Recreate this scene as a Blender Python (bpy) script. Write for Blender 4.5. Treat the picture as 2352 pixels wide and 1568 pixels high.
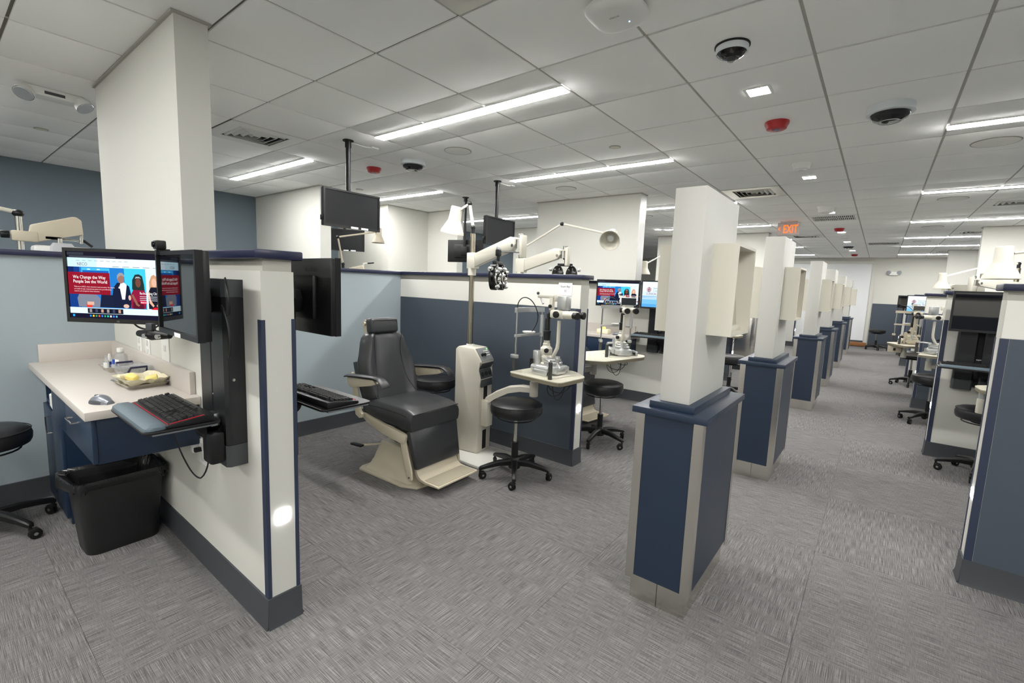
import bpy, bmesh, math, random
from mathutils import Matrix, Vector, Euler

for o in list(bpy.data.objects):
    bpy.data.objects.remove(o, do_unlink=True)
S = bpy.context.scene
COL = S.collection
PI = math.pi
R = math.radians
random.seed(7)

# ---------------------------------------------------------------- camera
HC = 1.4364
CEIL = 2.6075
cam = bpy.data.cameras.new('camera')
cam.sensor_width = 36.0
cam.lens = 36.0 * 1067.9 / 2352.0
cam.clip_start = 0.05
cam.clip_end = 100
co = bpy.data.objects.new('camera', cam)
COL.objects.link(co)
_Rm = Matrix.Rotation(R(38.056), 3, 'Z') @ Matrix.Rotation(R(-6.967), 3, 'X') @ Matrix.Rotation(R(-2.193), 3, 'Y')
_r, _f, _u = _Rm @ Vector((1, 0, 0)), _Rm @ Vector((0, 1, 0)), _Rm @ Vector((0, 0, 1))
co.matrix_world = Matrix(((_r.x, _u.x, -_f.x, 0), (_r.y, _u.y, -_f.y, 0), (_r.z, _u.z, -_f.z, HC), (0, 0, 0, 1)))
S.camera = co

# ---------------------------------------------------------------- world, exposure
w = bpy.data.worlds.new('world')
S.world = w
w.use_nodes = True
w.node_tree.nodes['Background'].inputs[0].default_value = (0.8, 0.85, 0.9, 1)
w.node_tree.nodes['Background'].inputs[1].default_value = 0.02
S.view_settings.view_transform = 'Standard'
S.view_settings.look = 'None'
S.view_settings.exposure = 0.42
S.view_settings.gamma = 1.0
S.view_settings.use_curve_mapping = False
STRIP = 70.0      # luminance of the linear ceiling lights
DOWN = 150.0       # luminance of the small square downlights

# ---------------------------------------------------------------- materials
MATS = {}


def lin(c):
    return tuple(((x / 255) / 12.92 if x / 255 <= .04045 else ((x / 255 + .055) / 1.055) ** 2.4) for x in c)


def mat(name, rgb, rough=.5, metal=0., noise=0, nscale=60, bump=0, bscale=200, spec=.5, alpha=1, trans=0, coat=0, stretch=None):
    if name in MATS:
        return MATS[name]
    m = bpy.data.materials.new(name)
    m.use_nodes = True
    nt = m.node_tree
    b = nt.nodes['Principled BSDF']
    c = lin(rgb) + (1,)
    b.inputs['Base Color'].default_value = c
    b.inputs['Roughness'].default_value = rough
    b.inputs['Metallic'].default_value = metal
    b.inputs['Specular IOR Level'].default_value = spec
    if coat:
        b.inputs['Coat Weight'].default_value = coat
        b.inputs['Coat Roughness'].default_value = .1
    if trans:
        b.inputs['Transmission Weight'].default_value = trans
        b.inputs['IOR'].default_value = 1.3
    if alpha < 1:
        b.inputs['Alpha'].default_value = alpha
    if noise or bump:
        tc = nt.nodes.new('ShaderNodeTexCoord')
        mp = nt.nodes.new('ShaderNodeMapping')
        if stretch:
            mp.inputs['Scale'].default_value = stretch
        nt.links.new(tc.outputs['Object'], mp.inputs['Vector'])
    if noise:
        n = nt.nodes.new('ShaderNodeTexNoise')
        n.inputs['Scale'].default_value = nscale
        n.inputs['Detail'].default_value = 4
        nt.links.new(mp.outputs[0], n.inputs['Vector'])
        mx = nt.nodes.new('ShaderNodeMix')
        mx.data_type = 'RGBA'
        mx.inputs['A'].default_value = tuple(max(0, v * (1 - noise)) for v in c[:3]) + (1,)
        mx.inputs['B'].default_value = tuple(min(1, v * (1 + noise)) for v in c[:3]) + (1,)
        nt.links.new(n.outputs['Fac'], mx.inputs['Factor'])
        nt.links.new(mx.outputs['Result'], b.inputs['Base Color'])
    if bump:
        n = nt.nodes.new('ShaderNodeTexNoise')
        n.inputs['Scale'].default_value = bscale
        n.inputs['Detail'].default_value = 3
        nt.links.new(mp.outputs[0], n.inputs['Vector'])
        bp = nt.nodes.new('ShaderNodeBump')
        bp.inputs['Strength'].default_value = bump
        bp.inputs['Distance'].default_value = .002
        nt.links.new(n.outputs['Fac'], bp.inputs['Height'])
        nt.links.new(bp.outputs[0], b.inputs['Normal'])
    MATS[name] = m
    return m


def emit(name, rgb, s=1.0, linear=False):
    if name in MATS:
        return MATS[name]
    m = bpy.data.materials.new(name)
    m.use_nodes = True
    nt = m.node_tree
    nt.nodes.remove(nt.nodes['Principled BSDF'])
    e = nt.nodes.new('ShaderNodeEmission')
    e.inputs[0].default_value = (rgb if linear else lin(rgb)) + (1,)
    e.inputs[1].default_value = s
    nt.links.new(e.outputs[0], nt.nodes['Material Output'].inputs[0])
    MATS[name] = m
    return m


def carpet(name, along_x):
    m = bpy.data.materials.new(name)
    m.use_nodes = True
    nt = m.node_tree
    b = nt.nodes['Principled BSDF']
    b.inputs['Roughness'].default_value = .95
    b.inputs['Specular IOR Level'].default_value = .15
    g = nt.nodes.new('ShaderNodeNewGeometry')

    def streak(sx, sy, det):
        mp = nt.nodes.new('ShaderNodeMapping')
        mp.inputs['Scale'].default_value = (sx, sy, 1) if along_x else (sy, sx, 1)
        n = nt.nodes.new('ShaderNodeTexNoise')
        n.inputs['Scale'].default_value = 1
        n.inputs['Detail'].default_value = det
        n.inputs['Roughness'].default_value = .6
        nt.links.new(g.outputs['Position'], mp.inputs['Vector'])
        nt.links.new(mp.outputs[0], n.inputs['Vector'])
        return n
    a, c = streak(8, 720, 1), streak(640, 22, 1)
    f = nt.nodes.new('ShaderNodeMath')
    f.operation = 'MULTIPLY_ADD'
    f.inputs[1].default_value = 1.45
    c2 = nt.nodes.new('ShaderNodeMath')
    c2.operation = 'MULTIPLY'
    c2.inputs[1].default_value = .55
    nt.links.new(c.outputs['Fac'], c2.inputs[0])
    nt.links.new(a.outputs['Fac'], f.inputs[0])
    nt.links.new(c2.outputs[0], f.inputs[2])
    cr = nt.nodes.new('ShaderNodeValToRGB')
    e = cr.color_ramp.elements
    e[0].position, e[0].color = .40, lin((86, 84, 83)) + (1,)
    e[1].position, e[1].color = .60, lin((140, 138, 136)) + (1,)
    k = e.new(.5)
    k.color = lin((110, 108, 107)) + (1,)
    h = nt.nodes.new('ShaderNodeMath')
    h.operation = 'MULTIPLY'
    h.inputs[1].default_value = .5
    nt.links.new(f.outputs[0], h.inputs[0])
    nt.links.new(h.outputs[0], cr.inputs[0])
    nt.links.new(cr.outputs[0], b.inputs['Base Color'])
    bp = nt.nodes.new('ShaderNodeBump')
    bp.inputs['Strength'].default_value = .5
    bp.inputs['Distance'].default_value = .003
    nt.links.new(h.outputs[0], bp.inputs['Height'])
    nt.links.new(bp.outputs[0], b.inputs['Normal'])
    MATS[name] = m
    return m


CARX, CARY = carpet('carpet_streak_x', True), carpet('carpet_streak_y', False)
WHITE = mat('wall_white', (206, 205, 197), .75, bump=.12, bscale=350)
BLUEL = mat('wall_pale_blue', (156, 167, 172), .75, bump=.12, bscale=350)
BLUED = mat('wall_slate_blue', (104, 116, 124), .8, bump=.12, bscale=350)
SLATE = mat('wainscot_slate', (68, 77, 88), .55, bump=.2, bscale=900, noise=.06, nscale=400)
NAVY = mat('navy_laminate', (31, 45, 64), .38, noise=.06, nscale=300)
NAVYCAP = mat('navy_cap', (30, 34, 62), .35)
RUBBER = mat('rubber_base', (63, 66, 70), .5)
GUARD = mat('guard_navy', (44, 52, 74), .5)
TILE = mat('ceiling_tile', (251, 251, 247), .95, noise=.05, nscale=700, bump=.35, bscale=900, spec=.1)
TEE = mat('ceiling_tee', (176, 176, 168), .6)
TEED = mat('ceiling_tee_shaded', (120, 117, 106), .8)  # grid paint darkened: shade in the tile gaps put into the colour
STEEL = mat('brushed_steel', (216, 213, 206), .22, 1.0, noise=.08, nscale=30, stretch=(40, 40, 1))
CHROME = mat('chrome', (215, 215, 212), .12, 1.0)
NICKEL = mat('nickel_pole', (176, 168, 150), .22, 1.0)
ALU = mat('satin_aluminium', (205, 206, 204), .32, .75)
BLACK = mat('black_plastic', (18, 18, 19), .42, spec=.4)
BLACKM = mat('black_matte', (17, 17, 18), .7)
GREYP = mat('charcoal_plastic', (62, 64, 67), .5)
VINYL = mat('black_vinyl', (28, 28, 30), .38, bump=.1, bscale=500)
VINYLG = mat('grey_vinyl', (50, 51, 53), .36, bump=.1, bscale=500)
BEIGE = mat('beige_enamel', (202, 192, 170), .35)
IVORY = mat('ivory_enamel', (208, 204, 190), .34)
BOXW = mat('box_ivory', (214, 210, 196), .5)
LAMIN = mat('counter_laminate', (196, 189, 181), .45, noise=.09, nscale=420)
CABIN = mat('cabinet_navy', (26, 44, 68), .4, noise=.08, nscale=300)
GLASSD = mat('dark_screen', (14, 15, 17), .03, spec=.9)
GLASSM = mat('matte_screen', (24, 25, 27), .3, spec=.25)
RED = mat('red_plastic', (168, 26, 30), .4)
WPLAST = mat('white_plastic', (232, 232, 228), .4)
CAMW = mat('camera_white', (212, 218, 220), .4)
CLEAR = mat('clear_plastic', (236, 240, 242), .12, trans=.75, alpha=.55)
DOME = mat('dome_bubble', (120, 124, 126), .06, trans=.8, alpha=.35)
PAPER = mat('paper_white', (240, 240, 236), .8)
INK = mat('ink_black', (30, 30, 32), .8)
CREAM = mat('cream_paper', (232, 224, 196), .8)
YELL = mat('yellow_sponge', (240, 224, 140), .8)
LINER = mat('bin_liner', (30, 30, 31), .2, bump=.8, bscale=45)
GREYB = mat('wrist_rest_grey', (88, 102, 110), .6)
CABLE = mat('cable_black', (16, 16, 17), .5)
CABLEW = mat('cable_white', (220, 220, 216), .5)
BLUELAB = mat('label_blue', (32, 70, 160), .6)
SHADE = mat('roller_shade_fabric', (226, 228, 228), .9, bump=.2, bscale=60)
WOOD = mat('timber_sill', (140, 92, 48), .5)

# ---------------------------------------------------------------- mesh helpers


class G:
    def __init__(s):
        s.bm = bmesh.new()

    def _bev(s, verts, bev, seg=2):
        vs = set(verts)
        ed = list({e for v in verts for e in v.link_edges if e.verts[0] in vs and e.verts[1] in vs})
        bmesh.ops.bevel(s.bm, geom=ed, offset=bev, segments=seg, affect='EDGES', profile=.5)

    def box(s, c, d, bev=0, rot=None, seg=2):
        m = Matrix.Translation(c)
        if rot is not None:
            m = m @ (rot if isinstance(rot, Matrix) else Euler(rot).to_matrix().to_4x4())
        m = m @ Matrix.Diagonal((d[0], d[1], d[2], 1))
        r = bmesh.ops.create_cube(s.bm, size=1, matrix=m)
        if bev:
            s._bev(r['verts'], bev, seg)
        return s

    def bb(s, x0, x1, y0, y1, z0, z1, bev=0):
        return s.box(((x0 + x1) / 2, (y0 + y1) / 2, (z0 + z1) / 2), (abs(x1 - x0), abs(y1 - y0), abs(z1 - z0)), bev)

    def cyl(s, a, b, r, r2=None, n=16, bev=0):
        a, b = Vector(a), Vector(b)
        d = b - a
        q = d.to_track_quat('Z', 'Y').to_matrix().to_4x4()
        m = Matrix.Translation((a + b) / 2) @ q
        k = bmesh.ops.create_cone(s.bm, cap_ends=True, segments=n, radius1=r, radius2=r if r2 is None else r2, depth=d.length, matrix=m)
        if bev:
            vs = set(k['verts'])
            ed = [e for f in {f for v in vs for f in v.link_faces if len(f.verts) == n} for e in f.edges]
            bmesh.ops.bevel(s.bm, geom=list(set(ed)), offset=bev, segments=2, affect='EDGES', profile=.5)
        return s

    def lathe(s, prof, o=(0, 0, 0), d=(0, 0, 1), n=24):
        q = Matrix.Translation(o) @ Vector(d).to_track_quat('Z', 'Y').to_matrix().to_4x4()
        rings = []
        for r, z in prof:
            if r < 1e-6:
                rings.append([s.bm.verts.new(q @ Vector((0, 0, z)))])
            else:
                rings.append([s.bm.verts.new(q @ Vector((r * math.cos(2 * PI * i / n), r * math.sin(2 * PI * i / n), z))) for i in range(n)])
        for A, B in zip(rings, rings[1:]):
            for i in range(n):
                j = (i + 1) % n
                if len(A) == 1 and len(B) == 1:
                    continue
                if len(A) == 1:
                    s.bm.faces.new((A[0], B[j], B[i]))
                elif len(B) == 1:
                    s.bm.faces.new((A[i], A[j], B[0]))
                else:
                    s.bm.faces.new((A[i], A[j], B[j], B[i]))
        return s

    def loft(s, rings, cap=True):
        rr = [[s.bm.verts.new(p) for p in r] for r in rings]
        n = len(rr[0])
        for A, B in zip(rr, rr[1:]):
            for i in range(n):
                j = (i + 1) % n
                s.bm.faces.new((A[i], A[j], B[j], B[i]))
        if cap:
            s.bm.faces.new(rr[0][::-1])
            s.bm.faces.new(rr[-1])
        return s

    def tube(s, pts, r, n=8, closed=False):
        P = [Vector(p) for p in pts]
        rings = []
        N = len(P)
        up = None
        for i, p in enumerate(P):
            if closed:
                t = (P[(i + 1) % N] - P[i - 1]).normalized()
            else:
                t = (P[min(i + 1, N - 1)] - P[max(i - 1, 0)]).normalized()
            if up is None:
                up = t.orthogonal().normalized()
            up = (up - t * up.dot(t))
            if up.length < 1e-5:
                up = t.orthogonal()
            up.normalize()
            b = t.cross(up)
            rad = r[i] if isinstance(r, (list, tuple)) else r
            rings.append([p + (up * math.cos(2 * PI * k / n) + b * math.sin(2 * PI * k / n)) * rad for k in range(n)])
        if closed:
            rings.append(rings[0])
            return s.loft(rings, cap=False)
        return s.loft(rings)

    def prism(s, pts, h, M=None, bev=0):
        M = M or Matrix()
        n = len(pts)
        a = [s.bm.verts.new(M @ Vector((x, y, 0))) for x, y in pts]
        b = [s.bm.verts.new(M @ Vector((x, y, h))) for x, y in pts]
        for i in range(n):
            j = (i + 1) % n
            s.bm.faces.new((a[i], a[j], b[j], b[i]))
        s.bm.faces.new(a[::-1])
        s.bm.faces.new(b)
        if bev:
            s._bev(a + b, bev)
        return s

    def sph(s, c, r, sc=(1, 1, 1), n=16):
        m = Matrix.Translation(c) @ Matrix.Diagonal((sc[0], sc[1], sc[2], 1))
        bmesh.ops.create_uvsphere(s.bm, u_segments=n, v_segments=max(6, n // 2), radius=r, matrix=m)
        return s

    def out(s, name, m, par=None, ang=35):
        bmesh.ops.recalc_face_normals(s.bm, faces=s.bm.faces)
        me = bpy.data.meshes.new(name)
        s.bm.to_mesh(me)
        s.bm.free()
        me.materials.append(m)
        me.shade_smooth()
        me.set_sharp_from_angle(angle=R(ang))
        o = bpy.data.objects.new(name, me)
        COL.objects.link(o)
        if par is not None:
            o.parent = par
        return o


XZ = Matrix(((1, 0, 0, 0), (0, 0, -1, 0), (0, 1, 0, 0), (0, 0, 0, 1)))      # polygon (x,z), depth to -y
YZ = Matrix(((0, 0, 1, 0), (1, 0, 0, 0), (0, 1, 0, 0), (0, 0, 0, 1)))       # polygon (y,z), depth to +x


def tag(o, label=None, cat=None, group=None, kind=None):
    if label:
        o['label'] = label
    if cat:
        o['category'] = cat
    if group:
        o['group'] = group
    if kind:
        o['kind'] = kind
    return o


def thing(name, label, cat, loc=(0, 0, 0), rz=0, group=None, kind=None):
    o = bpy.data.objects.new(name, None)
    o.empty_display_size = .05
    COL.objects.link(o)
    o.location = loc
    o.rotation_euler = (0, 0, rz)
    return tag(o, label, cat, group, kind)


KIDS = {}


def kids(o):
    return [c for c in bpy.data.objects if c.parent == o]


def dup(o, loc=None, rz=None, label=None, group=None, par=None, sx=1):
    ch = list(o.children)
    c = o.copy()
    COL.objects.link(c)
    if par is not None:
        c.parent = par
    for k in ch:
        dup(k, par=c)
    if loc is not None:
        c.location = loc
    if rz is not None:
        c.rotation_euler = (0, 0, rz)
    if label:
        c['label'] = label
    if group:
        c['group'] = group
    if sx != 1:
        c.scale = (sx, 1, 1)
    return c


def inst(src, par, loc, rz=0, scale=None):
    c = src.copy()
    COL.objects.link(c)
    c.parent = par
    c.location = loc
    c.rotation_euler = (0, 0, rz)
    if scale:
        c.scale = scale
    return c


def rrect(w, h, r, n=5, cx=0, cy=0):
    pts = []
    for qx, qy, a0 in ((1, 1, 0), (-1, 1, 90), (-1, -1, 180), (1, -1, 270)):
        for i in range(n + 1):
            a = R(a0 + 90 * i / n)
            pts.append((cx + qx * (w / 2 - r) + r * math.cos(a), cy + qy * (h / 2 - r) + r * math.sin(a)))
    return pts


def arc(c, r, a0, a1, n=10):
    return [(c[0] + r * math.cos(R(a0 + (a1 - a0) * i / n)), c[1] + r * math.sin(R(a0 + (a1 - a0) * i / n))) for i in range(n + 1)]


def bez(p0, p1, p2, p3, n=14):
    p0, p1, p2, p3 = map(Vector, (p0, p1, p2, p3))
    return [p0 * (1 - t) ** 3 + p1 * 3 * t * (1 - t) ** 2 + p2 * 3 * t * t * (1 - t) + p3 * t ** 3 for t in [i / n for i in range(n + 1)]]


def text(name, s, size, m, par, M, align='LEFT', ext=.0004):
    cu = bpy.data.curves.new(name, 'FONT')
    cu.body = s
    cu.size = size
    cu.align_x = align
    cu.extrude = ext
    cu.resolution_u = 3
    t = bpy.data.objects.new(name + '_src', cu)
    COL.objects.link(t)
    dg = bpy.context.evaluated_depsgraph_get()
    dg.update()
    me = bpy.data.meshes.new_from_object(t.evaluated_get(dg))
    bpy.data.objects.remove(t, do_unlink=True)
    me.materials.clear()
    me.materials.append(m)
    me.transform(M)
    o = bpy.data.objects.new(name, me)
    COL.objects.link(o)
    if par is not None:
        o.parent = par
    return o


FACE_NY = Matrix.Rotation(R(90), 4, 'X')          # text lying in XZ, readable from -y
FACE_PX = Matrix.Rotation(R(90), 4, 'Z') @ FACE_NY
# ================================================================ the room
XL, XR, Y0, Y1 = -7.62, 4.7, -3.2, 17.25
T = .6096
GX, GY = -1.596, 1.571            # one crossing of the ceiling grid


def struct(name, g, m, par=None, label=None):
    o = g.out(name, m, par)
    if par is None:
        o['kind'] = 'structure'
        if label:
            o['label'] = label
    return o


floor = struct('floor', G().bb(XL, XR, Y0, Y1, -.12, -.005), RUBBER, label='grey streaked carpet tile floor of the clinic')
ceiling = struct('ceiling', G().bb(XL, XR, Y0, Y1, CEIL + .03, CEIL + .1), TEED, label='white suspended ceiling of square tiles in a slim grid')
struct('wall_left', G().bb(XL - .1, XL, Y0, Y1, 0, CEIL + .03), BLUED, label='slate blue full-height wall at the far side of the bays')
struct('wall_right', G().bb(XR, XR + .1, Y0, Y1, 0, CEIL + .03), WHITE, label='white full-height side wall beyond the right-hand bays')
struct('wall_back', G().bb(XL, XR, Y0 - .1, Y0, 0, CEIL + .03), WHITE, label='white wall behind the viewpoint')
wf = struct('wall_far', G().bb(XL, XR, Y1, Y1 + .1, 0, CEIL + .03), WHITE, label='white end wall with a slate wainscot and a shaded window')
G().bb(-.17, XR, Y1 - .012, Y1, .13, 1.29).out('wainscot_panel', SLATE, wf)
G().bb(-.17, XR, Y1 - .02, Y1, 0, .13).out('baseboard', RUBBER, wf)
win = struct('window_1', G().bb(-2.42, -.2, Y1 - .05, Y1, .1, 2.5), WHITE, label='wide window frame in the end wall behind a white roller shade')
G().bb(-2.42, -.2, Y1 - .09, Y1 - .03, .02, .13, .004).out('window_sill', WOOD, win)
sh = thing('roller_shade', 'white fabric roller shade drawn down over the end wall window', 'roller shade', (-1.31, Y1 - .07, 2.44))
G().bb(-1.02, 1.02, -.006, 0, -2.26, .0).out('shade_fabric', SHADE, sh)
G().bb(-1.06, 1.06, -.03, .02, -.01, .07, .004).out('cassette', WHITE, sh)
G().bb(-1.02, 1.02, -.014, .004, -2.29, -2.255, .004).out('hem_bar', GREYP, sh)

# carpet tiles, quarter-turned
TS = .9144
CX0, CY0 = -1.97, 1.22
cm = {}
for k, m in enumerate((CARX, CARY)):
    g = G().bb(-TS / 2 + .0006, TS / 2 - .0006, -TS / 2 + .0006, TS / 2 - .0006, -.005, 0)
    o = g.out('carpet_tile', m)
    cm[k] = o.data
    bpy.data.objects.remove(o, do_unlink=True)
fr = []
cells = []
i0, i1 = int((XL - CX0) / TS) - 1, int((XR - CX0) / TS) + 1
j0, j1 = int((Y0 - CY0) / TS) - 1, int((Y1 - CY0) / TS) + 1
V = co.matrix_world.inverted()
for i in range(i0, i1):
    for j in range(j0, j1):
        x, y = CX0 + (i + .5) * TS, CY0 + (j + .5) * TS
        if x + TS / 2 < XL + .01 or x - TS / 2 > XR - .01 or y - TS / 2 > Y1 - .01 or y + TS / 2 < Y0 + .01:
            continue
        q = V @ Vector((x, y, 0))
        vis = q.z < -.3 and abs(q.x) < -q.z * 1.2 + .4 and XL + TS / 2 < x < XR - TS / 2 and Y0 + TS / 2 < y < Y1 - TS / 2
        cells.append((0 if vis else 1, q.length, x, y, (i + j + 1) % 2))
cells.sort()
NEAR = 230
rest = (G(), G())
for n, (v, d, x, y, k) in enumerate(cells):
    if n < NEAR and v == 0:
        o = bpy.data.objects.new('carpet_tile', cm[k])
        COL.objects.link(o)
        o.parent = floor
        o.location = (x, y, 0)
    else:
        rest[k].bb(max(XL, x - TS / 2) + .0006, min(XR, x + TS / 2) - .0006, max(Y0, y - TS / 2) + .0006, min(Y1, y + TS / 2) - .0006, -.005, 0)
for k in (0, 1):
    o = rest[k].out('carpet_tiles', (CARX, CARY)[k], floor)
    o['kind'] = 'stuff'

# ceiling tiles, tegular: face at CEIL, tee 7 mm above
gap = .007
o = G().box((0, 0, .012), (T - 2 * gap, T - 2 * gap, .024), .0025).out('ceiling_tile', TILE)
tmesh = o.data
bpy.data.objects.remove(o, do_unlink=True)
DIFF = {(-5, 0), (0, 7), (0, 15), (0, -1), (1, 11), (2, 18), (4, 10), (4, 15), (4, 22), (-3, 14)}
tiles = []
for i in range(int((XL - GX) / T) - 1, int((XR - GX) / T) + 1):
    for j in range(int((Y0 - GY) / T) - 1, int((Y1 - GY) / T) + 1):
        x, y = GX + (i + .5) * T, GY + (j + .5) * T
        if (i, j) in DIFF:
            continue
        q = V @ Vector((x, y, CEIL))
        vis = q.z < -.2 and abs(q.x) < -q.z * 1.15 + .35 and q.y < -q.z * .78 + .35
        tiles.append((0 if vis else 1, q.length, x, y))
tiles.sort()
g = G()
for n, (v, d, x, y) in enumerate(tiles):
    a, b, c, e = max(XL, x - T / 2), min(XR, x + T / 2), max(Y0, y - T / 2), min(Y1, y + T / 2)
    if n < 300 and v == 0 and b - a > T - .01 and e - c > T - .01:
        o = bpy.data.objects.new('ceiling_tile', tmesh)
        COL.objects.link(o)
        o.parent = ceiling
        o.location = (x, y, CEIL)
    elif b - a > .03 and e - c > .03:
        g.bb(a + gap, b - gap, c + gap, e - gap, CEIL, CEIL + .024)
o = g.out('ceiling_tiles', TILE, ceiling)
o['kind'] = 'stuff'
for i in range(int((XL - GX) / T), int((XR - GX) / T) + 1):
    x = GX + i * T
    if XL < x < XR:
        g = G().bb(x - .0085, x + .0085, Y0, Y1, CEIL + .006, CEIL + .02)
        g.out('main_runner', TEE, ceiling)
for j in range(int((Y0 - GY) / T), int((Y1 - GY) / T) + 1):
    y = GY + j * T
    if Y0 < y < Y1:
        G().bb(XL, XR, y - .0085, y + .0085, CEIL + .009, CEIL + .019).out('cross_tee', TEED, ceiling)

# ---------------------------------------------------------------- partitions
H = 1.497      # wall height under the cap
LIGHTM = emit('step_light', (255, 255, 255), 24)
PTH = .125


def partition(name, y, x0, x1, front, back, label, light=True):
    """half-height wall across the bays; the free end is x1 (x0 is at the low back wall)"""
    s = 1 if x1 > x0 else -1
    a, b = min(x0, x1), max(x0, x1)
    o = struct(name, G().bb(a, b, y, y + PTH, 0, H - .045), WHITE, label=label)
    G().bb(a, b, y + .008, y + PTH - .008, H - .045, H).out('reveal_strip', mat('reveal_grey', (176, 174, 164), .7), o)
    G().bb(a, b + .025 if s > 0 else b, y - .028, y + PTH + .028, H, H + .034, .006).out('cap', NAVYCAP, o) if s > 0 else \
        G().bb(a - .025, b, y - .028, y + PTH + .028, H, H + .034, .006).out('cap', NAVYCAP, o)
    # corner guards wrap both corners of the free end
    for yy, d in ((y, -1), (y + PTH, 1)):
        g = G()
        g.bb(x1 - s * .028, x1 + s * .003, yy, yy + d * .003, .13, 1.268)
        g.bb(x1, x1 + s * .003, yy, yy - d * .012, .13, 1.268)
        g.out('corner_guard', GUARD, o)
    # rubber base
    for yy, d in ((y, -1), (y + PTH, 1)):
        G().prism([(0, 0), (d * .016, 0), (d * .010, .018), (d * .007, .13), (0, .132)], (b - a) + .007, Matrix.Translation((a if s > 0 else a - .007, yy, 0)) @ YZ).out('baseboard', RUBBER, o)
    G().prism([(0, 0), (s * .016, 0), (s * .010, .018), (s * .007, .13), (0, .132)], PTH + .014, Matrix.Translation((x1, y + PTH + .007, 0)) @ XZ).out('baseboard', RUBBER, o)
    for yy, d, st in ((y, -1, front), (y + PTH, 1, back)):
        if st == 'slate':
            G().bb(x0, x1 - s * .03, yy, yy + d * .004, .13, 1.268).out('wainscot_panel', SLATE, o)
            G().bb(x0, x1 - s * .001, yy, yy + d * .0025, 1.27, H - .046).out('upper_panel', mat('panel_white', (230, 228, 220), .5), o)
    if light:
        l = G().bb(x1, x1 + s * .005, y + .038, y + .087, .44, .49, .001).out('step_light', LIGHTM, o)
    return o


XE, XB = -1.82, -4.0
PY = [.79, 3.165, 5.66, 8.15, 10.55, 13.0, 15.3]
PN = ['with the dual-monitor workstation and waste bin', 'behind the near instrument stand and exam chair', 'carrying the workstation with two lit screens', 'fourth along the corridor', 'fifth along the corridor', 'sixth along the corridor', 'last before the shaded window']
for k, y in enumerate(PY):
    st = ('white', 'white') if k % 2 == 0 else ('slate', 'slate')
    partition('wall_partition_%d' % (k + 1), y, XB, XE, st[0], st[1], 'half-height white bay wall with navy cap, ' + PN[k])
RY = [3.215, 5.735, 8.17, 10.58, 13.2, 15.6]
RN = ['slate wainscot, opposite the first pedestals', 'dark monitor and keyboard mounted on it', 'third on the open side of the corridor', 'fourth on the open side of the corridor', 'fifth on the open side of the corridor', 'last on the open side of the corridor']
XER = .475
for k, y in enumerate(RY):
    st = ('slate', 'slate') if k % 2 == 0 else ('white', 'slate')
    partition('wall_partition_%d' % (k + 8), y, 2.65, XER, st[0], st[1], 'half-height bay wall, ' + RN[k])

for nm, x, mm, lb in (('wall_low_1', XB, BLUEL, 'low pale blue wall with navy cap closing the exam bays'), ('wall_low_2', 2.65 + PTH, BLUEL, 'low pale blue wall closing the right-hand bays')):
    o = struct(nm, G().bb(x - PTH, x, -2.6, 15.42, 0, H), mm, label=lb)
    G().bb(x - PTH - .028, x + .028, -2.6, 15.42, H, H + .034, .006).out('cap', NAVYCAP, o)
    for xx, d in ((x, 1), (x - PTH, -1)):
        G().prism([(0, 0), (d * .016, 0), (d * .010, .018), (d * .007, .13), (0, .132)], 18, Matrix.Translation((xx, 15.42, 0)) @ XZ).out('baseboard', RUBBER, o)

# tall wall pieces
ZC = H + .034


def tall(n, x0, x1, y0, y1, z0=ZC, m=WHITE, trim=False, label=''):
    o = struct('wall_tall_%d' % n, G().bb(x0, x1, y0, y1, z0, CEIL + .005), m, label=label)
    tr = mat('trim_grey', (170, 168, 158), .6)
    G().bb(x0 - .012, x1 + .012, y0 - .012, y1 + .012, CEIL - .012, CEIL - .001).out('ceiling_trim', tr, o)
    if trim:
        G().bb(x1, x1 + .004, y0 - .004, y1 + .004, z0, CEIL - .013).out('end_guard', ALU, o)
    return o


tall(1, -4.13, -2.635, .797, .935, label='tall white wall piece rising from the near bay wall to the ceiling')
tall(2, -3.95, -2.42, 5.53, 5.70, label='tall white wall piece above the wall with two lit screens', trim=True)
tall(3, -3.95, -1.8, 10.1, 10.26, label='tall white wall piece far down the corridor on the pedestal side', z0=0)
tall(4, XL, -5.78, 3.27, 3.42, 0, label='full-height white cross wall next to the slate blue wall')
tall(5, XL, -6.2, 4.64, 5.48, 0, label='boxed-out white shaft against the slate blue wall')
tall(6, -6.2, -5.49, 5.47, 5.6, 0, label='short full-height white wall beside the boxed-out shaft')
tall(7, -6.2, -5.5, 7.85, 8.1, 0, label='grey-white full-height cross wall of the rear bays')
tall(8, 1.14, 2.65, 10.3, 10.45, 0, label='tall white wall piece on the open side of the corridor')
tall(9, 1.12, 2.65, 14.75, 14.9, 0, label='farthest tall white wall piece on the open side of the corridor')
# ================================================================ ceiling fittings
LENS = emit('light_lens', (255, 254, 252), STRIP)
LENSD = emit('downlight_lens', (255, 254, 250), DOWN)
FRAME = mat('fixture_white', (236, 236, 232), .5)


def strip(x0, y, label, group):
    t = thing('linear_light', label, 'ceiling light', (x0, y, CEIL), 0, group)
    L = 3 * T
    G().bb(.006, L - .006, -.044, .044, -.010, -.001).out('lens', LENS, t)
    g = G()
    for a, b, c, d in ((0, L, .044, .052), (0, L, -.052, -.044), (0, .006, -.044, .044), (L - .006, L, -.044, .044)):
        g.bb(a, b, c, d, -.007, 0)
    g.out('frame', FRAME, t)
    return t


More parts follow.
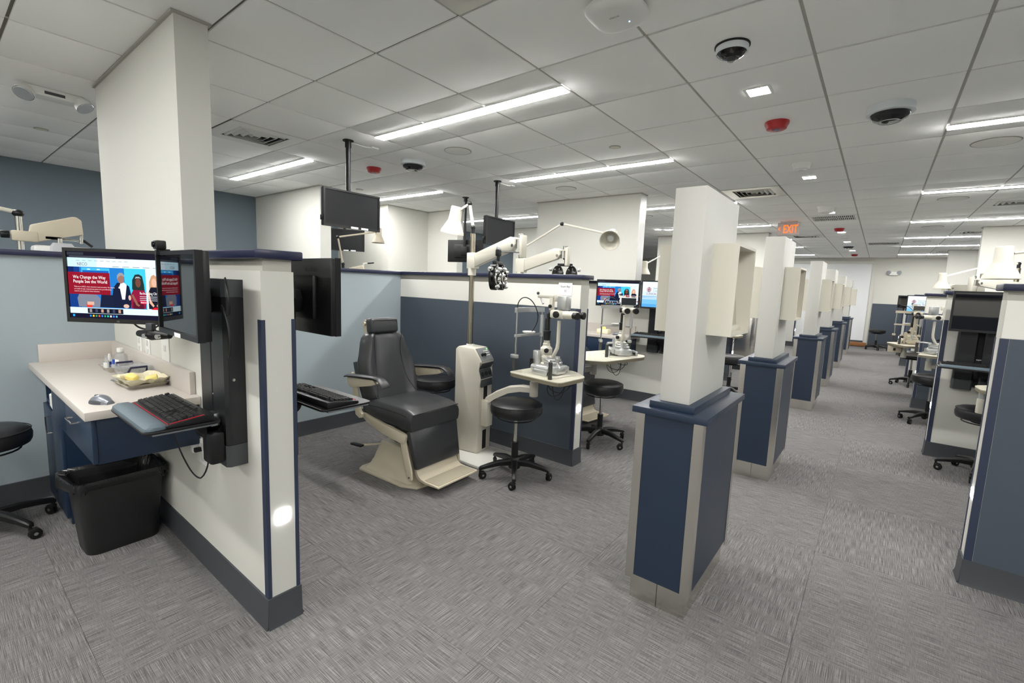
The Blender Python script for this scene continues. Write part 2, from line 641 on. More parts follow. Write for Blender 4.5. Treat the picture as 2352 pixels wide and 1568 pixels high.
xs = GX - 3 * T
NAMES = ['added unseen behind the near workstation stool', 'over the near workstation', 'over the exam chair and instrument stand', 'over the bay behind the instrument stand', 'above the wall with two lit screens', 'over the fourth pedestal', 'past the exit sign', 'second past the exit sign', 'nearest the shaded window']
for y, n in zip((-2.2, -.6, 2.47, 4.27, 6.66, 9.05, 11.45, 13.32, 15.8), NAMES):  # first strip is unseen, added to brighten the near partition face
    strip(xs, y, 'long recessed white light ' + n, 'linear lights over the pedestal-side bays')
for y, n in zip((.02, 2.52, 4.30, 6.6, 9.05), ('by the twin-head emergency light', 'beside the square air diffuser', 'behind the hanging monitor', 'behind the second hanging monitor', 'far down the rear bays')):
    strip(GX - 8 * T, y, 'long recessed white light over the rear bays, ' + n, 'linear lights over the rear bays')
for y, n in zip((-2.6, -.9, 1.3, 4.40, 6.88, 9.37, 11.73, 13.55, 15.97), ('added unseen far behind the viewpoint', 'behind the viewpoint', 'before the first partition', 'by the first flat round speaker', 'by the second flat round speaker', 'by the third flat round speaker', 'by the fourth flat round speaker', 'next to last before the end wall', 'nearest the end wall')):  # first strip is added out of view to light the partition fronts
    strip(GX + 3 * T, y, 'long recessed white light on the open side, ' + n, 'linear lights on the open side of the corridor')
CXC = GX + 1.5 * T
for k, y in enumerate((.66, 3.105, 5.56, 7.98, 10.45, 12.27, 14.55)):
    t = thing('downlight', 'small square recessed downlight ' + ('before the fisheye camera', 'between the fisheye camera and a red detector', 'beyond the white smoke detector', 'before the dark slotted grille', 'beyond the red detector by the exit sign', 'before the far dome camera', 'last in the corridor row')[k], 'downlight', (CXC, y, CEIL), 0, 'square downlights along the corridor')
    G().bb(-.055, .055, -.055, .055, -.004, -.001).out('lens', LENSD, t)
    g = G()
    for a, b, c, d in ((-.07, .07, .055, .07), (-.07, .07, -.07, -.055), (-.07, -.055, -.055, .055), (.055, .07, -.055, .055)):
        g.bb(a, b, c, d, -.006, 0)
    g.out('frame', FRAME, t)
t = thing('downlight', 'small round recessed downlight over the wall with two lit screens', 'downlight', (-3.53, 8.98, CEIL))
G().cyl((0, 0, -.001), (0, 0, -.004), .06, n=24).out('lens', LENSD, t)
G().lathe([(.06, 0), (.06, -.006), (.075, -.006), (.078, 0)], n=24).out('frame', FRAME, t)


def detector(name, m, x, y, label, group, r=.075, h=.05):
    t = thing(name, label, 'smoke detector', (x, y, CEIL), 0, group)
    G().lathe([(r, 0), (r, -.012), (r * .96, -.02)], n=28).out('base_ring', m, t)
    G().lathe([(r * .96, -.014), (r * .93, -.02), (r * .82, -h * .9), (r * .7, -h), (0, -h)], n=28).out('body', m, t)
    if m == RED:
        g = G()
        g.box((0, 0, -h - .001), (.05, .012, .003))
        g.box((0, 0, -h - .001), (.012, .05, .003))
        g.out('strobe_lens', mat('strobe_blue', (120, 140, 180), .2), t)
    else:
        G().cyl((0, 0, -h), (0, 0, -h - .008), r * .45, r * .35, 20).out('sensor_cap', m, t)
    return t


for k, (x, y) in enumerate(((CXC, 3.72), (-4.36, 3.08), (CXC, 9.88), (CXC, 15.86))):
    detector('fire_alarm_detector', RED, x, y, 'round red ceiling fire alarm detector ' + ('between the first downlight and the smoke detector', 'beside the dome camera behind the hanging monitor', 'near the exit sign', 'near the end wall')[k], 'red ceiling detectors')
for k, y in enumerate((4.98, 11.1)):
    detector('smoke_detector', WPLAST, CXC, y, 'round white smoke detector ' + ('between a red detector and a downlight', 'between downlights past the exit sign')[k], 'white smoke detectors')
t = detector('beacon', WPLAST, CXC, 7.43, 'domed white ceiling sensor before the dark slotted grille', None, .1, .085)
t['category'] = 'ceiling sensor'


def flatdisc(name, x, y, r, m, label, cat, group):
    t = thing(name, label, cat, (x, y, CEIL), 0, group)
    G().lathe([(0, -.006), (r * .93, -.006), (r, -.004), (r, 0)], n=40).out('cover', m, t)
    G().lathe([(r, 0), (r, -.005), (r + .006, -.004), (r + .008, 0)], n=40).out('rim', mat('rim_grey', (150, 148, 140), .6), t)
    return t


SPK = mat('speaker_cover', (236, 236, 230), .8)
for k, (x, y) in enumerate(((-3.11, 3.08), (-3.10, 4.9), (.54, 4.96), (.53, 7.42), (-3.1, 7.3), (.53, 10.1), (.53, 12.5))):
    flatdisc('ceiling_speaker', x, y, .115 if x < 0 else .13, SPK, 'flat round ceiling speaker ' + ('by the light over the exam chair', 'beyond the light behind the instrument stand', 'behind the first light on the open side', 'behind the second light on the open side', 'above the wall with two lit screens', 'behind the third light on the open side', 'behind the fourth light on the open side')[k], 'ceiling speaker', 'flat round ceiling speakers')
for k, (x, y) in enumerate(((-5.8, .745), (-1.87, 3.68), (-5.55, 3.7), (-1.8, 9.05))):
    flatdisc('sprinkler_cover', x, y, .04, mat('cover_cream', (216, 213, 196), .6), 'small round concealed sprinkler cover ' + ('by the twin-head emergency light', 'before the light behind the instrument stand', 'over the rear bays', 'before the exit sign')[k], 'sprinkler cover', 'concealed sprinkler covers')

# cameras
t = thing('dome_camera', 'white ring ceiling camera with a black face and single fisheye lens', 'camera', (CXC, 2.49, CEIL))
G().lathe([(.073, 0), (.073, -.028), (.070, -.034), (.066, -.034)], n=36).out('housing', CAMW, t)
G().lathe([(.066, -.032), (.055, -.046), (.036, -.056), (.026, -.058), (0, -.058)], n=36).out('faceplate', mat('gloss_black', (12, 12, 13), .12), t)
G().sph((0, 0, -.058), .022, (1, 1, .8), 20).out('lens', DOME, t)
G().lathe([(.073, 0), (.079, -.001), (.079, -.006), (.073, -.008)], n=36).out('gasket', BLACKM, t)


def multicam(x, y, label):
    t = thing('dome_camera', label, 'camera', (x, y, CEIL), 0, 'multi-sensor dome cameras')
    G().lathe([(.118, 0), (.12, -.038), (.122, -.045), (.112, -.048), (.098, -.048)], n=40).out('housing', CAMW, t)
    G().lathe([(.098, -.046), (.092, -.062), (.06, -.074), (0, -.076)], n=32).out('inner_tray', BLACKM, t)
    for a in range(0, 360, 90):
        c, s_ = math.cos(R(a + 20)), math.sin(R(a + 20))
        G().cyl((.05 * c, .05 * s_, -.056), (.068 * c, .068 * s_, -.076), .022, .018, 14).out('sensor_eye', BLACK, t)
    G().lathe([(.1, -.046), (.097, -.066), (.08, -.084), (.055, -.092), (0, -.094)], n=36).out('bubble', DOME, t)
    G().lathe([(.052, -.093), (.057, -.0935), (.057, -.0955), (.052, -.095)], n=36).out('bubble_ring', CHROME, t)
    return t


multicam(-.072, 3.76, 'white multi-sensor dome camera beside the red detector in the corridor')
multicam(-3.75, 3.1, 'white multi-sensor dome camera beside the hanging monitor')
multicam(CXC, 12.9, 'white multi-sensor dome camera far down the corridor')

# access point
t = thing('wifi_access_point', 'white rounded square wireless access point on the ceiling', 'access point', (-.985, 1.885, CEIL), R(0))
rings = []
for k, (w_, z) in enumerate(((.215, -.012), (.235, -.03), (.235, -.038), (.215, -.052), (.17, -.060))):
    rings.append([(x, y, z) for x, y in rrect(w_, w_, .07, 6)])
G().loft(rings).out('housing', mat('ap_white', (226, 226, 222), .5), t)
G().box((0, 0, -.006), (.16, .16, .012)).out('bracket', GREYP, t)
text('logo', 'cisco', .022, mat('logo_grey', (176, 176, 172), .6), t, Matrix.Translation((.0, -.02, -.0608)) @ Matrix.Rotation(PI, 4, 'X') @ Matrix.Rotation(PI, 4, 'Z') @ Matrix.Rotation(PI, 4, 'Z'), 'CENTER')
G().sph((.04, .035, -.061), .003, n=8).out('status_light', emit('blue_led', (150, 190, 255), 4), t)

# air diffusers


def diffuser(i, j, label, m=FRAME, group='square louvered air diffusers'):
    t = thing('air_diffuser', label, 'air diffuser', (GX + (i + .5) * T, GY + (j + .5) * T, CEIL), 0, group)
    h = T / 2 - .007
    q = .2
    g = G()
    for a, b, c, d in ((-h, h, q, h), (-h, h, -h, -q), (-h, -q, -q, q), (q, h, -q, q)):
        g.bb(a, b, c, d, -.002, .004)
    g.out('face_panel', m, t)
    G().bb(-.2, .2, -.2, .2, .028, .034).out('duct_back', BLACKM, t)
    for k in range(4):
        a, b = q - .004 - k * .048, q - .030 - k * .048
        g = G()
        ra = [(a, a, .024), (-a, a, .024), (-a, -a, .024), (a, -a, .024)]
        rb = [(b, b, -.006), (-b, b, -.006), (-b, -b, -.006), (b, -b, -.006)]
        rc = [(b - .004, b - .004, -.005), (-b + .004, b - .004, -.005), (-b + .004, -b + .004, -.005), (b - .004, -b + .004, -.005)]
        g.loft([ra, rb, rc], cap=(False))
        g.out('louver', m, t)
    return t


ALUW = mat('diffuser_metal', (206, 204, 194), .3, .6)
diffuser(-5, 0, 'square louvered air diffuser beside the tall near wall piece')
diffuser(0, 7, 'square louvered air diffuser with bare metal face above the first pedestal', ALUW)
diffuser(0, -1, 'shiny metal square air diffuser before the access point', ALUW)
diffuser(0, 15, 'square louvered air diffuser beyond the exit sign')
for j, n in ((10, 'first'), (15, 'second'), (22, 'third')):
    diffuser(4, j, n + ' square louvered air diffuser on the open side of the corridor')
diffuser(-3, 14, 'square louvered air diffuser far over the pedestal-side bays')


def grille(i, j, label, n, bars):
    t = thing('return_grille', label, 'air grille', (GX + (i + .5) * T, GY + (j + .5) * T, CEIL))
    h = T / 2 - .007
    g = G()
    for a, b, c, d in ((-h, h, .22, h), (-h, h, -h, -.22), (-h, -.26, -.22, .22), (.26, h, -.22, .22)):
        g.bb(a, b, c, d, -.003, .004)
    g.out('frame', FRAME, t)
    G().bb(-.26, .26, -.22, .22, .02, .03).out('duct_back', BLACKM, t)
    for k in range(n):
        x = -.26 + (k + .5) * .52 / n
        G().box((x, 0, .002), (.008, .44, .012)).out('slat', FRAME, t)
    for k in range(bars):
        y = -.22 + (k + 1) * .44 / (bars + 1)
        G().box((0, y, .003), (.52, .012, .012)).out('cross_bar', FRAME, t)
    return t


grille(1, 11, 'dark slotted return air grille by the domed ceiling sensor', 22, 1)
grille(2, 18, 'grey slotted return air grille far over the open side', 24, 0)

# twin-head emergency light
t = thing('emergency_light', 'white twin-head emergency light under the ceiling beside the tall near wall', 'emergency light', (-4.52, .65, CEIL), R(3))
G().bb(-.06, .06, -.15, .15, -.055, 0, .008).out('housing', WPLAST, t)
G().bb(.058, .064, -.05, .05, -.04, -.022).out('test_window', GREYP, t)
for s_, tl in ((-1, 35), (1, 15)):
    c = Vector((.05, s_ * .14, -.05))
    d = Vector((.45, s_ * .35, -.75)).normalized()
    h = G().lathe([(0, -.035), (.03, -.03), (.048, -.005), (.052, .02), (.052, .03)], c, d, 24).out('lamp_head', WPLAST, t)
    G().lathe([(.05, .03), (.045, .034), (0, .036)], c, d, 24).out('lamp_lens', mat('lens_clear', (190, 196, 200), .15, .4, bump=.8, bscale=120), h)
t = thing('emergency_light', 'small white twin-head emergency light high on the end wall', 'emergency light', (.22, Y1 - .02, 2.16), 0)
G().box((0, -.02, 0), (.2, .05, .1), .012).out('housing', WPLAST, t)
for s_ in (-1, 1):
    G().lathe([(0, -.03), (.045, -.02), (.055, .02), (.05, .03), (0, .032)], (s_ * .11, -.05, .03), (s_ * .5, -.8, -.25), 18).out('lamp_head', mat('lens_clear'  , (190, 196, 200), .15), t)

# exit sign
t = thing('exit_sign', 'red lit EXIT sign with a left arrow hanging from the ceiling', 'exit sign', (-1.275, 8.7, CEIL - .115))
G().box((0, 0, 0), (.31, .012, .2), .003).out('panel', mat('exit_panel', (206, 196, 190), .25, alpha=.75), t)
G().box((0, 0, .108), (.24, .05, .016), .003).out('canopy', ALU, t)
EXL = emit('exit_red', (255, 84, 24), 2.6)
text('exit_letters', 'EXIT', .18, EXL, t, Matrix.Translation((.028, -.008, -.066)) @ FACE_NY @ Matrix.Diagonal((.56, 1, 1, 1)), 'CENTER', .001)
g = G()
g.prism([(-.146, .0), (-.118, .03), (-.118, .016), (-.130, 0), (-.118, -.016), (-.118, -.03)], .002, Matrix.Translation((0, -.007, .0)) @ XZ)
g.out('arrow', EXL, t)

# small notice on the end wall, shaped like a sheet of paper
t = thing('wall_notice', 'small white paper notice on the end wall', 'notice', (.62, Y1 - .014, 1.47))
G().box((0, 0, 0), (.22, .003, .06)).out('sheet', PAPER, t)
g = G()
g.box((0, -.002, .008), (.16, .001, .008)).box((0, -.002, -.008), (.12, .001, .008))
g.out('print_lines', mat('print_grey', (150, 150, 150), .8), t)
# ================================================================ pedestals
def pedestal(y, label, by=0):
    t = thing('pedestal_column', label, 'pedestal', (-.66, y, 0), 0, 'navy pedestals along the corridor')
    hx, hy = .142, .315
    G().bb(-hx, hx, -hy, hy, .125, .895).out('cabinet_body', NAVY, t)
    for s in (-1, 1):
        g = G()
        n = 2
        g.bb(-.118, -.001, s * .288, s * .296, 0, .125)
        k = G().bb(-.118, -.0012, s * .278, s * .296, 0, .125).out('kick_plate', STEEL, t)
        G().bb(.0012, .118, s * .278, s * .296, 0, .125).out('kick_plate', STEEL, t)
        g.bm.free()
        G().bb(s * .118, s * .126, -.296, .296, 0, .125).out('kick_plate', STEEL, t)
    for sx in (-1, 1):
        for sy in (-1, 1):
            g = G()
            g.bb(sx * (hx - .036), sx * (hx + .0035), sy * hy, sy * (hy + .0035), .105, .893)
            g.bb(sx * hx, sx * (hx + .0035), sy * (hy - .036), sy * hy, .105, .893)
            g.out('corner_guard', STEEL, t)
    G().bb(-.162, .162, -.332, .332, .893, .922, .002).out('top', NAVY, t)
    G().bb(-.098, .098, -.298, .298, .922, .952, .002).out('plinth', NAVY, t)
    G().bb(-.065, .065, -.268, .268, .952, 1.866, .002).out('shaft', mat('shaft_white', (203, 202, 195), .55), t)
    for s in (-1, 1):
        b = thing('mirror_box', None, None, (s * .065, by, 1.447), 0)
        b.parent = t
        hw, hh, d, th = .168, .2, .105, .012
        g = G()
        g.bb(0, s * d, -hw, -hw + th, -hh, hh)
        g.bb(0, s * d, hw - th, hw, -hh, hh)
        g.bb(0, s * d, -hw + th, hw - th, hh - th, hh)
        g.bb(0, s * d, -hw + th, hw - th, -hh, -hh + th)
        g.out('box_shell', BOXW, b)
        # slanted back board in two leaves, ledge and clip
        M_ = Matrix.Translation((s * .03, 0, 0)) @ Matrix.Rotation(R(-s * 6), 4, 'Y')
        for c in (-1, 1):
            G().box((0, c * (hw - th) / 2, 0), (.006, hw - th - .002, 2 * hh - 2 * th - .016), rot=None).out('back_board', mat('board_taupe', (186, 180, 166), .5), b).matrix_local = M_
        G().bb(s * .035, s * .07, -hw + th, hw - th, -hh + th, -hh + th + .026, .002).out('ledge', BOXW, b)
        G().box((s * .05, 0, hh - .045), (.02, .03, .05), .003).out('clip', WPLAST, b)
    return t


COLY = [2.275, 4.25, 7.14, 9.22, 11.8, 14.7]
CN = ['facing the bay with the exam chair', 'beside the bay with two lit screens', 'third in the corridor row', 'fourth in the corridor row', 'fifth in the corridor row', 'last before the shaded window']
for k, (y, n) in enumerate(zip(COLY, CN)):
    pedestal(y, 'navy and steel pedestal with white shaft and open boxes, ' + n, .05 if k == 0 else .01)

# ================================================================ screens
EM = {}


def ecol(rgb, s=1.0):
    k = 'screen_%d_%d_%d_%d' % (rgb + (int(s * 10),))
    return emit(k, rgb, s)


def screen_mesh(name, polys, w, h, par):
    """flat emissive picture: polys = [(rgb, [(u,v)...])], u right, v up in 0..1; later ones lie on top"""
    bm = bmesh.new()
    me = bpy.data.meshes.new(name)
    idx = {}
    for k, (rgb, pts) in enumerate(polys):
        m = ecol(rgb)
        if m.name not in idx:
            idx[m.name] = len(idx)
            me.materials.append(m)
        y = -.00004 * k
        f = bm.faces.new([bm.verts.new(((u - .5) * w, y, (v - .5) * h)) for u, v in pts])
        f.material_index = idx[m.name]
    bmesh.ops.recalc_face_normals(bm, faces=bm.faces)
    bm.to_mesh(me)
    bm.free()
    o = bpy.data.objects.new(name, me)
    COL.objects.link(o)
    o.parent = par
    return o


def q(u0, v0, u1, v1):
    return [(u0, v0), (u1, v0), (u1, v1), (u0, v1)]


def el(cu, cv, ru, rv, n=14):
    return [(cu + ru * math.cos(2 * PI * i / n), cv + rv * math.sin(2 * PI * i / n)) for i in range(n)]


def web_page():
    P = []
    a = lambda c, p: P.append((c, p))
    DK = (30, 28, 42)
    a(DK, q(0, 0, 1, 1))
    a((52, 56, 66), q(0, .945, .17, .985))
    a((70, 74, 84), q(.02, .915, .5, .935))
    a((222, 242, 252), q(0, .77, 1, .905))
    a((196, 232, 248), q(0, .77, .3, .905))
    for k in range(9):
        a((120, 132, 150), q(.09 + k * .062, .862, .128 + k * .062, .868))
    for k in range(5):
        a((90, 104, 128), q(.46 + k * .105, .785, .53 + k * .105, .792))
    # photograph: blue hall
    a((36, 120, 196), q(0, .16, 1, .77))
    a((24, 60, 130), q(0, .16, .12, .77))
    a((20, 40, 96), q(0, .6, .06, .77))
    a((70, 180, 236), q(.14, .60, .43, .76))
    a((26, 92, 176), q(.15, .62, .42, .72))
    a((210, 240, 255), q(.2, .73, .23, .745))
    a((210, 240, 255), q(.3, .73, .33, .745))
    a((64, 196, 236), q(.58, .3, .80, .77))
    a((34, 160, 214), q(.66, .16, .8, .42))
    a((214, 226, 240), q(.80, .16, 1, .77))
    # person at the left, cropped: grey jacket
    a((120, 126, 142), [(.09, .17), (.31, .17), (.32, .3), (.28, .36), (.1, .36), (.08, .3)])
    a((220, 60, 50), q(.17, .165, .23, .21))
    a((214, 170, 150), q(.18, .2, .25, .25))
    a((28, 34, 58), [(.31, .17), (.47, .17), (.46, .36), (.33, .36)])
    # man in navy suit
    a((26, 32, 56), [(.455, .17), (.63, .17), (.645, .34), (.625, .5), (.575, .55), (.50, .55), (.46, .47), (.445, .33)])
    a((228, 232, 240), [(.545, .3), (.575, .3), (.60, .52), (.575, .555), (.54, .555), (.525, .5)])
    a((150, 112, 100), el(.543, .61, .035, .07))
    a((150, 150, 152), [(.505, .6), (.505, .66), (.53, .70), (.56, .70), (.583, .66), (.578, .64), (.55, .665), (.52, .64)])
    a((240, 240, 244), q(.515, .465, .56, .49))
    a((214, 176, 158), el(.585, .20, .03, .03))
    a((214, 176, 158), el(.625, .33, .014, .04))
    # woman in crimson, long braids, headband
    a((36, 52, 50), [(.655, .46), (.66, .60), (.69, .68), (.73, .69), (.765, .66), (.78, .54), (.785, .42), (.75, .42), (.69, .42)])
    a((140, 28, 60), [(.635, .17), (.79, .17), (.80, .40), (.775, .45), (.665, .45), (.64, .38)])
    a((86, 24, 44), [(.655, .165), (.77, .165), (.765, .27), (.66, .27)])
    a((112, 70, 58), el(.72, .56, .028, .07))
    a((176, 182, 190), [(.69, .62), (.70, .65), (.735, .65), (.752, .62), (.735, .632), (.71, .632)])
    a((142, 94, 78), [(.64, .38), (.665, .38), (.71, .24), (.73, .22), (.715, .2), (.69, .22)])
    # woman in dark sleeveless top
    a((196, 150, 116), [(.835, .44), (.835, .58), (.86, .67), (.885, .69), (.915, .66), (.93, .56), (.925, .44)])
    a((28, 30, 44), [(.82, .17), (.96, .17), (.965, .44), (.93, .5), (.85, .5), (.82, .42)])
    a((222, 176, 152), el(.885, .57, .026, .065))
    a((222, 170, 146), [(.815, .42), (.83, .44), (.845, .3), (.88, .22), (.865, .2), (.83, .26)])
    a((222, 170, 146), [(.965, .42), (.95, .44), (.93, .3), (.9, .22), (.915, .2), (.95, .26)])
    a((214, 24, 40), [(.84, .16), (.88, .195), (1, .2), (1, .16)])
    a((226, 40, 76), q(.735, .245, .80, .285))
    # crimson banner
    a((140, 24, 42), q(0, .36, .43, .69))
    # strip under the picture
    a((214, 240, 250), q(0, .07, 1, .16))
    a((24, 26, 40), q(.18, .075, .55, .15))
    for k in range(6):
        a(((150, 140, 140), (60, 66, 96), (190, 150, 130))[k % 3], q(.2 + k * .06, .09, .225 + k * .06, .14))
    a((26, 24, 44), q(0, 0, 1, .07))
    for k, c in enumerate(((40, 150, 230), (250, 200, 60), (60, 160, 90), (230, 90, 60), (60, 120, 230), (50, 170, 110), (60, 190, 180), (240, 240, 240), (50, 140, 230), (90, 180, 230))):
        a(c, q(.2 + k * .03, .022, .217 + k * .03, .05))
    a((40, 170, 240), q(.025, .02, .045, .052))
    return P


def put_text(par, s, size, rgb, u, v, w, h, name, sc=1.0):
    M_ = Matrix.Translation(((u - .5) * w, -.0042, (v - .5) * h)) @ FACE_NY @ Matrix.Diagonal((sc * min(1, w / h / 1.75), 1, 1, 1))
    return text(name, s, size, ecol(rgb), par, M_, 'LEFT', 0)


def web_screen(par, w, h, y):
    e = screen_mesh('screen_image', web_page(), w, h, par)
    e.location = (0, y, 0)
    put_text(e, 'We Change the Way', .0205 * h / .3, (255, 255, 255), .055, .595, w, h, 'headline')
    put_text(e, 'People See the World', .0205 * h / .3, (255, 255, 255), .055, .53, w, h, 'headline')
    for k, s in enumerate(('Welcome to NECO, where education meets innovation. We advance', 'our health through compassionate patient care, groundbreaking', 'research, and exceptional clinical education.')):
        put_text(e, s, .0078 * h / .3, (244, 214, 220), .06, .465 - k * .033, w, h, 'body_text')
    put_text(e, 'NECO', .02 * h / .3, (110, 40, 50), .105, .79, w, h, 'site_name')
    put_text(e, 'Re-Imagining Clinical Training', .017 * h / .3, (250, 250, 250), .735, .385, w, h, 'caption', .8)
    for k in range(3):
        screen_mesh('caption_line', [((236, 240, 246), q(.735, .352 - k * .028, .985, .358 - k * .028))], w, h, e).location = (0, -.0043, 0)
    put_text(e, 'Read more', .010 * h / .3, (255, 255, 255), .742, .256, w, h, 'button_text')
    return e


def welcome_screen(par, w, h, y):
    P = [((150, 190, 226), q(0, 0, 1, 1)), ((206, 224, 240), q(0, .45, 1, 1)), ((226, 238, 246), q(0, .62, 1, 1)), ((120, 186, 232), q(0, 0, 1, .30)), ((86, 164, 226), q(0, 0, 1, .12)),
         ((176, 206, 226), [(0, .36), (.4, .42), (.7, .38), (1, .44), (1, .3), (0, .3)]),
         ((140, 40, 60), el(.16, .69, .055, .1, 24)), ((216, 222, 232), el(.16, .69, .045, .082, 24)), ((140, 40, 60), q(.15, .61, .17, .77)), ((140, 40, 60), el(.135, .69, .008, .05)), ((140, 40, 60), el(.185, .69, .008, .05))]
    e = screen_mesh('screen_image', P, w, h, par)
    e.location = (0, y, 0)
    put_text(e, 'New England', .032 * h / .3, (70, 130, 140), .26, .715, w, h, 'college_name', .85)
    put_text(e, 'College of Optometry', .032 * h / .3, (70, 130, 140), .26, .62, w, h, 'college_name', .85)
    put_text(e, 'CLINICAL TRAINING', .034 * h / .3, (130, 30, 52), .1, .49, w, h, 'heading', .9)
    return e


def monitor(label, loc, rz, kind='dark', w=.545, h=.318, brand=None, group=None, back_brand=None, cat='monitor', screen=None, sticker=0):
    """screen faces local -y; origin at the centre"""
    t = thing('monitor', label, cat, loc, rz, group)
    bz = .014
    g = G()
    for a, b, c, d in ((-w / 2, w / 2, h / 2 - bz, h / 2), (-w / 2, w / 2, -h / 2, -h / 2 + bz * 1.4), (-w / 2, -w / 2 + bz, -h / 2 + bz * 1.4, h / 2 - bz), (w / 2 - bz, w / 2, -h / 2 + bz * 1.4, h / 2 - bz)):
        g.bb(a, b, -.019, .006, c, d)
    g.out('bezel', BLACK, t)
    G().bb(-w / 2 + .001, w / 2 - .001, .0, .028, -h / 2 + .001, h / 2 - .001, .006).out('housing', BLACK, t)
    G().bb(-w * .3, w * .3, .026, .052, -h * .3, h * .28, .01).out('rear_bulge', BLACK, t)
    g = G()
    for k in range(9):
        g.box((w * .12, .0525, h * .2 - k * .012), (w * .2, .002, .004))
    g.out('vent_slots', BLACKM, t)
    sw, shh = w - 2 * bz, h - 2.4 * bz
    G().bb(-sw / 2, sw / 2, -.012, -.004, -h / 2 + bz * 1.4, h / 2 - bz).out('screen_panel', GLASSD if kind != 'matte' else GLASSM, t)
    if kind == 'web':
        web_screen(t, sw, shh, -.0125).location.z = .2 * bz
    if kind == 'welcome':
        welcome_screen(t, sw, shh, -.0125).location.z = .2 * bz
    if brand:
        text('brand_mark', brand, .009, mat('logo_grey2', (150, 150, 148), .5), t, Matrix.Translation((0, -.0195, -h / 2 + .006)) @ FACE_NY, 'CENTER')
    if back_brand:
        text('brand_mark', back_brand, .026, mat('logo_black', (10, 10, 10), .35), t, Matrix.Translation((-w * .16 - .02, .0285, h / 2 - .06)) @ Matrix.Rotation(PI, 4, 'Z') @ FACE_NY, 'CENTER')
    for k in range(sticker):
        G().box((w * .06 + .1 * k - .02, -.0197, -h / 2 + .008), (.07, .001, .016)).out('sticker', PAPER, t)
    return t


# ================================================================ keyboard
KEYW = {}


def key_mesh(wd):
    if wd not in KEYW:
        u = .019
        a, b = wd * u / 2 - .0012, u / 2 - .0012
        g = G()
        g.loft([[(-a, -b, 0), (a, -b, 0), (a, b, 0), (-a, b, 0)], [(-a + .002, -b + .002, .008), (a - .002, -b + .002, .008), (a - .002, b - .0015, .009), (-a + .002, b - .0015, .009)]])
        o = g.out('key', BLACKM)
        KEYW[wd] = o.data
        bpy.data.objects.remove(o, do_unlink=True)
    return KEYW[wd]


ROWS = [
    (0, [(0, 1), (2, 1), (3, 1), (4, 1), (5, 1), (6.5, 1), (7.5, 1), (8.5, 1), (9.5, 1), (11, 1), (12, 1), (13, 1), (14, 1), (15.3, 1), (16.3, 1), (17.3, 1)]),
    (1.25, [(i, 1) for i in range(13)] + [(13, 2), (15.3, 1), (16.3, 1), (17.3, 1), (18.6, 1), (19.6, 1), (20.6, 1), (21.6, 1)]),
    (2.25, [(0, 1.5)] + [(1.5 + i, 1) for i in range(12)] + [(13.5, 1.5), (15.3, 1), (16.3, 1), (17.3, 1), (18.6, 1), (19.6, 1), (20.6, 1), (21.6, 1)]),
    (3.25, [(0, 1.75)] + [(1.75 + i, 1) for i in range(11)] + [(12.75, 2.25), (18.6, 1), (19.6, 1), (20.6, 1)]),
    (4.25, [(0, 2.25)] + [(2.25 + i, 1) for i in range(10)] + [(12.25, 2.75), (16.3, 1), (18.6, 1), (19.6, 1), (20.6, 1), (21.6, 1)]),
    (5.25, [(0, 1.25), (1.25, 1.25), (2.5, 1.25), (3.75, 6.25), (10, 1.25), (11.25, 1.25), (12.5, 1.25), (13.75, 1.25), (15.3, 1), (16.3, 1), (17.3, 1), (18.6, 2), (20.6, 1), (21.6, 1)])]
REDLED = emit('red_backlight', (230, 60, 76), .55)


def keyboard(label, loc, rz, full=True, group='keyboards on wall-mounted trays'):
    """local: x along the keys, front edge towards -y, origin at centre of underside"""
    t = thing('keyboard', label, 'keyboard', loc, rz, group)
    L, D = .452, .152
    pts = [(-D / 2, 0), (D / 2, 0), (D / 2, .026), (D / 2 - .03, .026), (-D / 2 + .004, .012), (-D / 2, .008)]
    G().prism(pts, L, Matrix.Translation((-L / 2, 0, 0)) @ YZ, .0015).out('case', BLACK, t)
    sl = math.atan2(.014, D - .034)
    base = Matrix.Translation((-.215, -.068, .0125)) @ Matrix.Rotation(sl, 4, 'X')
    joined = None if full else G()
    for ry, keys in ROWS:
        for kx, wd in keys:
            x = (kx + wd / 2) * .019
            y = .118 - (ry + .5) * .0178 + .006
            M_ = base @ Matrix.Translation((x, y, .001))
            if full:
                o = bpy.data.objects.new('key', key_mesh(wd))
                COL.objects.link(o)
                o.parent = t
                o.matrix_local = M_
            else:
                joined.box(M_ @ Vector((0, 0, .0045)), (wd * .019 - .0026, .0162, .008))
    if not full:
        o = joined.out('keys', BLACKM, t)
        o['kind'] = 'stuff'
    g = G()
    for a, b in ((0, .275), (.288, .345), (.352, .428)):
        g.box(base @ Vector(((a + b) / 2, .0, .0012)), ((b - a), .0016, .0016), rot=base.to_3x3().to_4x4())
    g.box(base @ Vector((.431, .06, .0014)), (.0016, .11, .0016), rot=base.to_3x3().to_4x4())
    g.out('red_edge_glow', REDLED, t)
    G().box((.0, D / 2 - .014, .0265), (.06, .012, .0015)).out('badge', GREYP, t)
    return t


